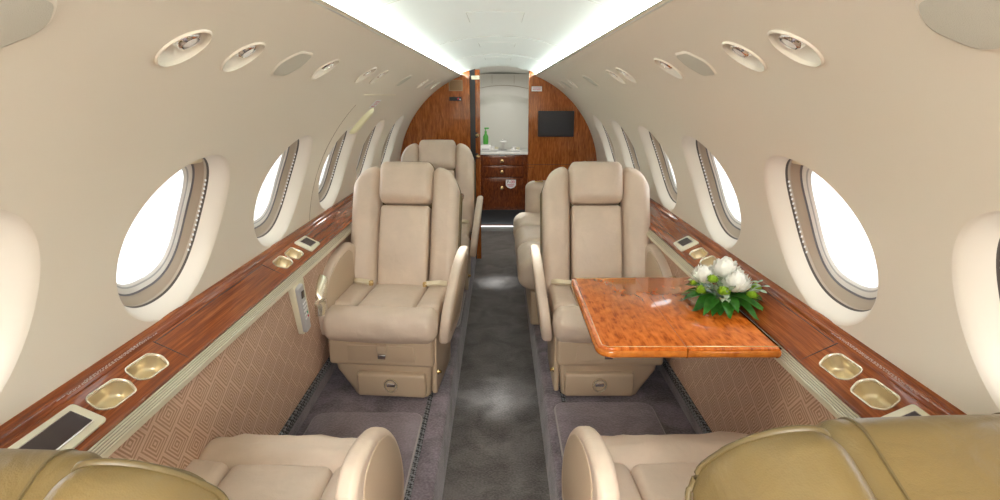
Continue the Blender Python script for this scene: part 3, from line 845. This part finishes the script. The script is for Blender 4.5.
mb = MB(); mb.lathe([(.001, 0), (.007, 0), (.006, .005), (.001, .006)], (.043, -.008, -.006), (0, -1, 0), 14); mb.build('white_button', M['white'], t)

# ------------------------------------------------------------------ seats
def make_seat(loc, rz, a, recline, label, sc=(.93, .93, .975), ext=0.0, lean=.05, drop=0.0, hz=0.0):
    """a: local x sign of the aisle side"""
    t = thing('passenger_chair', label, 'seat', loc, rz, 'cream leather cabin seats'); t.scale = sc
    X = lambda x: a * x
    # pedestal
    mb = MB()
    def sec(x0, x1, y0, y1, z, r=.03): return [(X(p[0]), p[1], z) for p in rpoly([(x0, y0), (x1, y0), (x1, y1), (x0, y1)], r, 3)]
    mb.rings([sec(-.15, .235, -.26, .19, 0), sec(-.165, .24, -.26, .195, .03), sec(-.235, .25, -.26, .20, .135), sec(-.24, .25, -.26, .20, .165)])
    mb.build('pedestal', M['taupe'], t, 40)
    mb = MB(); mb.rbox((X(.0), -.02, .232), (.53, .47, .135), .018, 3, m=2); sp = mb.build('seat_frame', M['taupe'], t)
    mb = MB(); mb.prism(rpoly([(-.165, .192), (.175, .192), (.165, .272), (-.165, .272)], .006, 2), .213, .2185, lambda p, q, r: (X(p), r, q), .002, 2); fl = mb.build('front_flap', M['taupe'], t)
    mb = MB(); mb.rbox((X(.012), .223, .256), (.050, .014, .046), .005, 2, m=1); mb.build('latch', M['taupe'], fl)
    mb = MB(); mb.rbox((X(.012), .226, .222), (.040, .018, .024), .004, 2, m=1); mb.build('latch_button', M['chrome'], fl)
    mb = MB(); mb.rbox((X(.052), .195, .075), (.345, .085, .118), (.012, .012, .016), 3, m=2); dr = mb.build('drawer', M['taupe'], t)
    mb = MB(); mb.lathe([(.002, -.012), (.024, -.012), (.026, -.002), (.028, .004), (.034, .006), (.037, 0), (.037, -.008)], (X(.052), .238, .078), (0, 1, 0), 24); kn = mb.build('pull_ring', M['rim'], dr)
    mb = MB(); mb.rbox((X(.052), .238, .081), (.044, .012, .020), .005, 2, m=1); mb.build('finger_bar', M['chrome'], kn)
    # aisle-side skirt with brass stud
    sk = rpoly([(-.25, .30), (.165, .30), (.185, .16), (.20, .02), (-.20, .02)], .02, 3)
    mb = MB(); mb.prism(sk, .250, .275, lambda p, q, r: (X(r), p, q), .008, 2); s2 = mb.build('side_skirt', M['taupe'], t)
    for (yy, zz) in ((.165, .125),):
        mb = MB(); mb.lathe([(.002, 0), (.014, 0), (.012, .008), (.006, .010), (.009, .018), (.002, .022)], (X(.274), yy, zz), (a, 0, 0), 14); mb.build('stud', M['brass'], s2)
    # cushions
    rnd = random.Random(int(loc[1] * 100))
    ph = rnd.uniform(0, 9)
    def wr(x, y, z, k=.0035):
        w = noise.noise((x * 9 + ph, y * 14, z * 9)) * k + noise.noise((x * 26, y * 30 + ph, z * 20)) * k * .5
        return (x, y, z + w)
    mb = MB(); mb.rbox((0, -.065 - ext / 2, .365), (.300, .36 + ext, .13), .028, 4, (0, 0, .012), 10, fn=wr); mb.build('seat_cushion', M['leather'], t, 80)
    for s in (-1, 1):
        def bol(x, y, z): return wr(x, y, z + .012 * max(0, (abs(x) - .15) / .12))
        mb = MB(); mb.rbox((s * .214, -.065 - ext / 2, .368), (.126, .36 + ext, .13), .03, 4, (0, 0, .008), 8, fn=bol); mb.build('cushion_bolster', M['leather'], t, 80)
    def roll(x, y, z):
        y2 = y + .012 * (1 - (x / .29) ** 2)
        w = noise.noise((x * 11 + ph, y * 20, z * 14)) * .008 + noise.noise((x * 34 + ph, y * 12, z * 12)) * .0045
        return (x, y2 + w * .6, z + w)
    mb = MB(); mb.rbox((0, .170, .365), (.575, .165, .160), (.05, .072, .072), 6, (0, .004, .004), 14, fn=roll); mb.build('front_bolster', M['leather'], t, 80)
    # backrest in its own reclined frame
    cr, sr = math.cos(recline), math.sin(recline)
    def bk(x, y, z):   # y forward of back plane, z up the back
        return (x, -.215 - ext + y * cr - z * sr, .395 + y * sr + z * cr)
    def bw(x, y, z):
        w = noise.noise((x * 8 + ph, y * 8, z * 7)) * .004
        y2 = y + .012 * math.sin(PI * min(1, max(0, z / .46)))
        return bk(x, y2 + (w if y > -.05 else 0), z)
    mb = MB(); mb.rbox((0, -.055, .215), (.284, .10, .51), .022, 4, (0, .012, 0), 10, fn=bw); mb.build('back_panel', M['leather'], t, 80)
    def hd(x, y, z):
        return bk(x, y + .006 - .03 * (x / .16) ** 2 * 0, z)
    mb = MB(); mb.rbox((0, -.055, .594 - hz), (.306, .150, .228), (.035, .055, .05), 5, (0, .012, .004), 8, fn=hd); hr = mb.build('headrest', M['leather'], t, 80)
    for s in (-1, 1):
        def wing(x, y, z):
            u = max(0, min(1, (abs(x) - .146) / .158)); v = max(0, min(1, z / .68))
            z2 = z - (.012 + .10 * u ** 2.6) * max(0, (v - .55) / .45) ** 1.3
            x2 = x - s * .012 * u * (1 - v) * 0
            y2 = y + .022 * u * (1 - .4 * v) - .018 * (1 - u)
            w = noise.noise((x * 8 + ph, y * 8, z * 7)) * .004
            return bk(x2, y2 + (w if y > -.03 else 0), z2)
        mb = MB(); mb.rbox((s * .225, -.065, .3365), (.158, .165, .733), (.05, .06, .06), 6, (0, .012, 0), 12, fn=wing); wg = mb.build('back_wing', M['leather'], t, 80)
    # rear shell in olive leather: wings with piping, and the headrest's rear cover
    def shz(x, z):
        u = max(0, min(1, (abs(x) - .146) / .158)); return z - (.012 + .10 * u ** 2.6) * max(0, (z / .68 - .55) / .45) ** 1.3
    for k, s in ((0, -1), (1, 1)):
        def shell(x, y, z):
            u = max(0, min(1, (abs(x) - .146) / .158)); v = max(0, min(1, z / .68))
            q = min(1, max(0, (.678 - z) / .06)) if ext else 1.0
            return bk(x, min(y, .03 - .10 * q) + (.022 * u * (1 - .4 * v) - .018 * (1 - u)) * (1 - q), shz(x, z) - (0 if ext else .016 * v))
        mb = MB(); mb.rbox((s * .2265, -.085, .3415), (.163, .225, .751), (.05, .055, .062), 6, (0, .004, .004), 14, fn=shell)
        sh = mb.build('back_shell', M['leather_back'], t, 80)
        ou = [(.162, .691), (.176, .708), (.20, .713), (.258, .713), (.276, .708), (.294, .691), (.303, .671), (.309, .648), (.309, .5), (.309, .3), (.309, .1)]
        pts = smooth_path([(s * p[0], 0, p[1]) for p in ou], 4)
        def pipe_y(p):
            if not ext: return -.10
            u = max(0, min(1, (abs(p[0]) - .146) / .158)); k = min(1, max(0, (.693 - p[2]) / .12))
            return (.010 + .022 * u * .6 - .018 * (1 - u)) * (1 - k) - .05 * k
        mb = MB(); mb.tube([bk(p[0], pipe_y(p), shz(p[0], p[2]) + (-.0085 if ext else -.012)) for p in pts], .0048, 8); mb.build('piping', M['piping'], sh)
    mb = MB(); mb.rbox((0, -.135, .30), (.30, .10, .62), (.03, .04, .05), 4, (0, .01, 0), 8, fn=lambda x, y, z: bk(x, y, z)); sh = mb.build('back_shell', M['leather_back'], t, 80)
    def hc(x, y, z):
        k = 0.0 if ext else 1.0; return bk(x, min(y, .024 - .09 * k) if k else y, z)
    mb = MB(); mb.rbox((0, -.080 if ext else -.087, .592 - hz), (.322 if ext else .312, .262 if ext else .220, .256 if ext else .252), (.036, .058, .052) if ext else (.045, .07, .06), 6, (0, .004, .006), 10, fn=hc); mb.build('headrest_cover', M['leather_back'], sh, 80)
    for s in (-1, 1) if ext else ():
        pts = []
        for q in range(30):
            if q < 10: an = rad(80 - 9 * q); yy, zz = -.007 + .058 * math.sin(an), .668 + .052 * math.cos(an)
            elif q < 16: yy, zz = -.007 - .146 * (q - 9) / 7, .720
            else: an = rad((q - 15) * 6.4); yy, zz = -.153 - .058 * math.sin(an), .668 + .052 * math.cos(an)
            xx = s * (.108 + .014 * (q / 29))
            pts.append((xx, yy, zz - hz + .0012 + .006 * (1 - (xx / .161) ** 2) * max(0, 1 - ((yy + .08) / .131) ** 2)))
        mb = MB(); mb.tube([bk(*p) for p in pts], .0022, 6); mb.build('seam', M['piping'], sh)
    # arms
    prof = smooth_path([(-.27, .62, 0), (-.22, .655, 0), (-.12, .655, 0), (.0, .615, 0), (.10, .535, 0), (.165, .44, 0), (.19, .35, 0), (.17, .275, 0)], 5)
    pa = [(p[0], p[1]) for p in prof] + [(.10, .25), (-.20, .26), (-.28, .40)]
    mb = MB(); mb.prism(pa, .285, .335, lambda p, q, r: (X(r + lean * max(0, q - .3) / .35), p, q), .018, 5); ar = mb.build('aisle_armrest', M['leather'], t, 60)
    mb = MB(); mb.prism(shrink(pa, .80), .328, .3375, lambda p, q, r: (X(r + lean * max(0, q - .3) / .35), p, q), .004, 2); mb.build('side_panel', M['taupe'], ar, 60)
    prof = smooth_path([(-.27, .63, 0), (-.20, .665, 0), (-.06, .655, 0), (.08, .62, 0), (.18, .565, 0), (.228, .50, 0), (.234, .41, 0), (.20, .31, 0)], 5)
    pa = [(p[0], p[1]) for p in prof] + [(.08, .27), (-.20, .28), (-.28, .40)]
    mb = MB(); AZ = lambda q: q - drop * max(0, q - .3) / .35
    mb = MB(); mb.prism(pa, -.312, -.258, lambda p, q, r: (X(r), p, AZ(q)), .022, 5); ar = mb.build('wall_armrest', M['leather'], t, 60)
    mb = MB(); mb.prism(shrink(pa, .78), -.261, -.2545, lambda p, q, r: (X(r), p, AZ(q)), .003, 2); mb.build('side_panel', M['taupe'], ar, 60)
    mb = MB(); lat = [(X(-.285), .17, AZ(.585)), (X(-.285), .21, AZ(.545)), (X(-.285), .236, AZ(.49)), (X(-.285), .242, AZ(.43))]
    mb.tube(smooth_path(lat, 4), [.032 + .010 * math.sin(PI * q / 12) for q in range(13)], 14); lt = mb.build('recline_latch', M['rim'], ar, 60)
    mb = MB(); mb.rbox((X(-.285), .270, AZ(.462)), (.036, .012, .05), .005, 2, m=1); mb.build('latch_lever', M['chrome'], lt)
    # seat belt
    for s in (-1, 1):
        mb = MB(); pts = smooth_path([(s * .265, -.20, .44), (s * .235, -.175, .452), (s * .19, -.168, .450), (s * .155, -.172, .446)], 4)
        mb.grid(len(pts), 2, lambda i, j: (pts[i][0], pts[i][1] + .0, pts[i][2] + (-.004 if j else .026)))
        mb.grid(len(pts), 2, lambda i, j: (pts[i][0], pts[i][1] + (.02 if j else .0), pts[i][2] + .026 - .014 * j))
        b = mb.build('belt_strap', M['shade'], t)
        mb = MB(); mb.rbox((s * .15, -.165, .455), (.022, .022, .026), .005, 2, m=1); mb.build('buckle', M['brass'], b)
    return t

make_seat((-.518, 2.55, ZF), PI - rad(5), -1, rad(20), 'cream leather seat facing the camera on the left, beside the wall handset')
make_seat((.524, 2.55, ZF), PI, 1, rad(20), 'cream leather seat facing the camera behind the orange wooden table')
make_seat((-.468, 3.97, ZF), PI, -1, rad(18), 'cream leather seat against the left veneer partition, farthest seat on that side')
make_seat((-.572, 1.195, ZF), -rad(2), 1, rad(25), 'cream leather seat seen from behind in the lower left corner', ext=.22, lean=0, drop=.20, hz=.058)
make_seat((.508, 1.205, ZF), rad(3), -1, rad(21.8), 'cream leather seat seen from behind in the lower right corner', ext=.22, lean=0, drop=.28, hz=.050)

# divan along the right side, behind the facing seat
t = thing('divan', 'cream leather side divan between the right facing seat and the partition', 'sofa', (0, 0, 0))
ya, yb = 3.20, 4.62
mb = MB(); mb.box((.48, (ya + yb) / 2, ZF + .11), (.56, yb - ya, .22), .02); mb.build('divan_base', M['taupe'], t)
L3 = (yb - ya) / 3
for k in range(3):
    yc = ya + L3 * (k + .5)
    def dv(x, y, z): return (x + noise.noise((x * 8, y * 8, z * 8)) * .004, y, z + noise.noise((x * 7, y * 9, k * 3.0)) * .006)
    mb = MB(); mb.rbox((.440, yc, 1.55 - .95 - .095), (.62, L3 - .004, .20), (.085, .045, .075), 5, (.008, .006, .012), 8, fn=dv); mb.build('seat_cushion', M['leather'], t, 80)
    mb = MB(); mb.rbox((.705, yc, .78), (.11, L3 - .004, .50), (.05, .03, .05), 5, (.012, 0, .006), 8); mb.build('back_cushion', M['leather'], t, 80)
mb = MB(); mb.rbox((.48, yb + .08, .54), (.50, .15, .62), (.08, .05, .06), 5, (0, .004, .004), 8); am = mb.build('armrest', M['leather'], t, 80)
mb = MB(); mb.rbox((.34, yb + .05, .853), (.07, .05, .008), .003, 1, m=1); mb.build('arm_button', M['brass'], am)

# ------------------------------------------------------------------ tables
def make_table(loc, sx, ly, wx, label, seam=.5):
    """loc: aft inner corner on the aisle side; extends wx towards the wall (sx) and ly forward"""
    t = thing('folding_table', label, 'table', loc, 0, 'fold-out wooden tables')
    T = .03
    xs = wx * seam
    def leaf(x0, x1, rounded, name):
        rr = [.05, 0.0015, 0.0015, .03] if rounded else [.0015, .004, .004, .0015]
        e0, e1 = (0, .02) if rounded else (.02, 0)
        cl = lambda p: min(max(p, x0), x1)
        pl = rpoly([(x0 - e0, 0), (x1 + e1, 0), (x1 + e1, ly), (x0 - e0, ly)], rr, 6)
        mb = MB(); mb.prism(pl, -T, -.0045, lambda p, q, r: (sx * cl(p), q, r), .011, 4); lf = mb.build(name, M['tedge'], t)
        b0 = .026 if rounded else .001
        pl2 = rpoly([(x0 + b0, .022), (x1 - .001, .022), (x1 - .001, ly - .022), (x0 + b0, ly - .022)], [.02 if rounded else 0.001, .001, .001, .02 if rounded else .001], 5)
        mb = MB(); pl3 = inset(pl, .0035)
        mb.prism(pl3, -.010, -.0005, lambda p, q, r: (sx * cl(p), q, r), .004, 2); tp = mb.build('veneer', M['table'], lf)
        mb = MB()
        if rounded:
            line = [(x1 - .001, .016), (x0 + .03, .016), (x0 + .0165, .03), (x0 + .0165, ly - .03), (x0 + .03, ly - .016), (x1 - .001, ly - .016)]
            mb.tube([(sx * p, q, -.0008) for p, q in line], .0011, 6)
        else:
            mb.tube([(sx * x0, .016, -.0005), (sx * x1, .016, -.0005)], .0013, 6)
        mb.build('inlay_line', M['brass'], lf)
    leaf(0, xs - .0008, True, 'table_leaf'); leaf(xs + .0008, wx, False, 'table_leaf')
    mb = MB(); mb.rbox((sx * xs, ly / 2, -.006), (.0016, ly - .02, .009), .0005, 1, m=1); mb.build('hinge', M['seam'], t)
    # folding arm to the wall
    mb = MB()
    for yy in (.12, ly - .12):
        mb.tube([(sx * (wx - .30), yy, -T - .006), (sx * (wx - .02), yy, -T - .012), (sx * (wx + .01), yy, -T - .03)], .010, 8)
    mb.build('support_arm', M['steel'], t)
    return t
make_table((.277, 1.378, .893), 1, .617, .497, 'orange mottled glossy table carrying the white flowers, right of the aisle', .49)
make_table((-.222, 3.40, .921), -1, .30, .60, 'small brown wooden table mostly hidden behind the left facing seat', .5)

# ------------------------------------------------------------------ flowers
FX, FY, FZ = .738, 1.715, .893
t = thing('flower_arrangement', 'low arrangement of white flowers, lime buttons and green leaves on the orange table', 'flowers', (FX, FY, FZ))
mb = MB(); mb.lathe([(.002, 0), (.055, 0), (.060, .006), (.062, .025), (.048, .035), (.002, .036)], n=24); mb.build('flower_bowl', M['leaf'], t)
def leafmesh(base, az, el, L, Wd, droop, fold=.25, n=8):
    mb = MB(); b = Vector(base)
    dirh = Vector((math.cos(az), math.sin(az), 0)); sidev = Vector((-math.sin(az), math.cos(az), 0))
    def f(i, j):
        u = i / n; v = j / 4 - .5; w = Wd * (max(.02, 2.9 * u ** .65 * (1 - u) ** 1.25))
        r = L * u; z = math.sin(el) * r - droop * u * u
        return tuple(b + dirh * (math.cos(el) * r) + sidev * (v * w) + Vector((0, 0, z + abs(v) * w * fold + .004 * math.sin(u * 9) * v)))
    mb.grid(n + 1, 5, f); return mb
rg = random.Random(11)
def clampz(mb, zmin):
    mb.v = [(x, y, max(z, zmin)) for x, y, z in mb.v]; return mb
for k in range(21):
    az = -PI * .98 + k / 21 * 2 * PI + rg.uniform(-.15, .15)
    L = rg.uniform(.075, .115); mb = clampz(leafmesh((.035 * math.cos(az), .035 * math.sin(az), .03 + rg.uniform(0, .015)), az, rg.uniform(-.05, .35), L, rg.uniform(.042, .058), rg.uniform(.03, .06)), .002 + .0006 * (k % 3))
    mb.build('leaf', M['leaf'], t, 80)
for (az, L) in ((-.3, .13), (-.75, .115), (-1.75, .10), (-2.3, .11), (3.0, .10), (-1.2, .12)):
    clampz(leafmesh((.04 * math.cos(az), .04 * math.sin(az), .035), az, .12, L, .05, .055), .0035).build('leaf', M['leaf'], t, 80)
for k in range(40):
    az = rg.uniform(0, 2 * PI); r = rg.uniform(.02, .095); el = rg.uniform(.25, 1.1)
    leafmesh((r * math.cos(az), r * math.sin(az), .04 + rg.uniform(0, .035)), az, el, rg.uniform(.04, .065), rg.uniform(.016, .026), .015).build('variegated_leaf', M['varleaf'], t, 80)
def bloom(c, rad_, nP, mat, name, pw=.5, layers=5, ball=.55):
    mb = MB(); c = Vector(c); rr = random.Random(int(c.x * 1e4) + nP)
    mb.lathe([(.001, -rad_ * .4), (rad_ * .3, -rad_ * .2), (rad_ * .34, 0), (rad_ * .25, rad_ * .25), (.001, rad_ * .3)], tuple(c), n=12)
    for i in range(nP):
        zc = 1 - (i + .5) / nP * 1.45
        th = i * 2.39996 + rr.uniform(-.2, .2); s = math.sqrt(max(0, 1 - zc * zc))
        d = Vector((s * math.cos(th), s * math.sin(th), zc * .85 + .1)).normalized()
        sv = d.cross(Vector((0, 0, 1))); sv = sv.normalized() if sv.length > 1e-3 else Vector((1, 0, 0)); uv = sv.cross(d)
        L = rad_ * rr.uniform(.85, 1.1); w = rad_ * pw * rr.uniform(.8, 1.2); curl = rr.uniform(.05, .35) * rad_
        def f(a, b):
            u = a / 4; v = b / 3 - .5; ww = w * math.sin(PI * (.12 + .8 * u)) 
            rf = .05 * rad_ * math.sin(v * 19 + i) * u
            return tuple(c + d * (L * (.45 + .55 * u) + rf) + sv * (v * ww + rf) + uv * (curl * u * u * 1.6 - .2 * rad_ * (1 - u) + .5 * ww * v * v * 2))
        mb.grid(5, 4, f)
    return mb.build(name, M[mat], t, 85)
bloom((.003, .015, .102), .046, 95, 'petal', 'white_flower', .62)
bloom((.026, -.030, .072), .047, 200, 'petal', 'white_flower', .32)
bloom((-.064, .010, .084), .040, 170, 'petal', 'white_flower', .34)
bloom((.055, .055, .07), .036, 90, 'petal', 'white_flower', .6)
for (x, y, z, r) in ((-.052, -.035, .092, .018), (-.085, -.035, .056, .0175), (-.026, -.068, .062, .0205), (.068, -.058, .048, .018), (.094, -.02, .058, .017), (.05, .03, .09, .014), (-.098, .0, .07, .012)):
    bloom((x, y, z), r, 90, 'pom', 'green_button', .55)

# ------------------------------------------------------------------ mats, phone
mats = [((-.794, -.325, 1.10, 2.19), 'grey carpet foot mat in front of the left facing seat'),
        ((.262, .698, 1.10, 2.275), 'grey carpet foot mat under the table side, front of the right facing seat'),
        ((-.68, -.235, 3.15, 3.80), 'grey carpet foot mat beside the farthest left seat')]
for (x0, x1, y0, y1), lab in mats:
    pl = rpoly([(x0, y0), (x1, y0), (x1, y1), (x0, y1)], .06, 6)
    mb = MB(); mb.prism(pl, ZF + .001, ZF + .022, lambda p, q, r: (p, q, r), .005, 2); t = thing('floor_mat', lab, 'mat', (0, 0, 0), 0, 'foot mats')
    mb.build('pile', M['mat'], t)
    mb = MB(); mb.tube([(p, q, ZF + .013) for p, q in pl + pl[:1]], .006, 6); mb.build('bound_edge', plain('mat_binding', (.42, .38, .38), .9), t)

t = thing('cabin_phone', 'grey handset with keypad held in the left fabric panel', 'phone', (-.784, 2.095, .725), 0)
tilt = -.03
def PH(y, z, d): return (d + .037 * (z / 1.0) * -1 * 0 - (z * -.04), y, z)
pk = rpoly([(-.075, .115), (.035, .135), (.095, -.075), (.075, -.115), (.01, -.115)], .012, 3)
mb = MB(); mb.prism(pk, -.02, .006, lambda p, q, r: (r + .04 * q, p, q), .003, 2); mb.build('cradle', M['cream_plastic'], t)
hs = rpoly([(-.062, .105), (-.012, .115), (.058, -.10), (.005, -.105)], .010, 3)
mb = MB(); mb.prism(hs, .004, .022, lambda p, q, r: (r + .04 * q, p, q), .005, 3); h = mb.build('handset', M['grey'], t)
def onph(u, v): # u across 0..1, v down 0..1
    A, B, Cc, D = Vector(hs[0]) if 0 else Vector((-.062, .105)), Vector((-.012, .115)), Vector((.058, -.10)), Vector((.005, -.105))
    p = (A * (1 - u) + B * u) * (1 - v) + (D * (1 - u) + Cc * u) * v
    return p
p0 = onph(.5, .18)
mb = MB(); mb.rbox((.0225 + .04 * p0.y, p0.x, p0.y), (.003, .028, .03), .001, 1, m=1); mb.build('display', M['screen_brown'], h)
for r_ in range(5):
    for c_ in range(3):
        p0 = onph(.25 + .25 * c_, .36 + .085 * r_)
        mb = MB(); mb.rbox((.0225 + .04 * p0.y, p0.x, p0.y), (.004, .008, .008), .0015, 1, m=1)
        mb.build('key', M['red'] if (r_ == 4 and c_ == 2) else M['green_ink'] if (r_ == 3 and c_ == 2) else M['white'], h)

# ------------------------------------------------------------------ outside
mb = MB(); mb.box((0, 2, -1.6), (120, 120, .05)); o = mb.build('ground', M['concrete']); tag(o, 'pale concrete apron outside the cabin windows', 'ground', kind='structure')

# ------------------------------------------------------------------ light
w = bpy.data.worlds.new('sky'); SC.world = w; w.use_nodes = True
bg = w.node_tree.nodes['Background']; bg.inputs['Color'].default_value = (.95, .98, 1.0, 1); bg.inputs['Strength'].default_value = 1.0

def spot(name, loc, target, e, size, blend=.8, col=(.95, 1, 1)):
    L = bpy.data.lights.new(name, 'SPOT'); L.energy = e; L.spot_size = size; L.spot_blend = blend; L.color = col; L.shadow_soft_size = .08
    o = bpy.data.objects.new(name, L); C.objects.link(o); o.location = loc
    o.rotation_euler = (Vector(target) - Vector(loc)).to_track_quat('-Z', 'Y').to_euler(); return o
for yy, e in ((2.66, 26), (4.55, 26)):  # spots without fixtures, added to brighten two patches of aisle carpet
    for sd in (-1, 1): spot('added_aisle_spot', (sd * .30, yy, 1.70), (0, yy, 0), e, rad(15), 1.0)
def area(name, loc, target, e, sx_, sy_, col=(1, 1, 1)):
    L = bpy.data.lights.new(name, 'AREA'); L.shape = 'RECTANGLE'; L.size = sx_; L.size_y = sy_; L.energy = e; L.color = col
    o = bpy.data.objects.new(name, L); C.objects.link(o); o.location = loc
    o.rotation_euler = (Vector(target) - Vector(loc)).to_track_quat('-Z', 'Y').to_euler(); return o
area('vestibule_lamp', (.05, 5.9, 1.72), (.05, 5.9, 0), 1.8, .3, .3, (1, .97, .92))
area('aft_fill_light', (0, -.75, 1.74), (0, -.6, 0), 15, .5, .6, (1, .98, .95))  # unseen fill light added behind the camera to brighten the cabin

# ------------------------------------------------------------------ camera and view
cam = bpy.data.cameras.new('camera'); cam.sensor_width = 36; cam.sensor_fit = 'HORIZONTAL'; cam.lens = F_PX * 36 / 1000
co = bpy.data.objects.new('camera', cam); C.objects.link(co); co.location = CAM
co.rotation_euler = (PI / 2 - PITCH, 0, 0); cam.clip_start = .01
SC.camera = co
SC.view_settings.view_transform = 'Standard'; SC.view_settings.look = 'None'; SC.view_settings.gamma = 1; SC.view_settings.use_curve_mapping = False
SC.view_settings.exposure = 2.12
SC.cycles.use_denoising = True
SC.cycles.max_bounces = 14; SC.cycles.diffuse_bounces = 8; SC.cycles.glossy_bounces = 5; SC.cycles.transparent_max_bounces = 12
SC.cycles.sample_clamp_indirect = 8; SC.cycles.caustics_reflective = False; SC.cycles.caustics_refractive = False
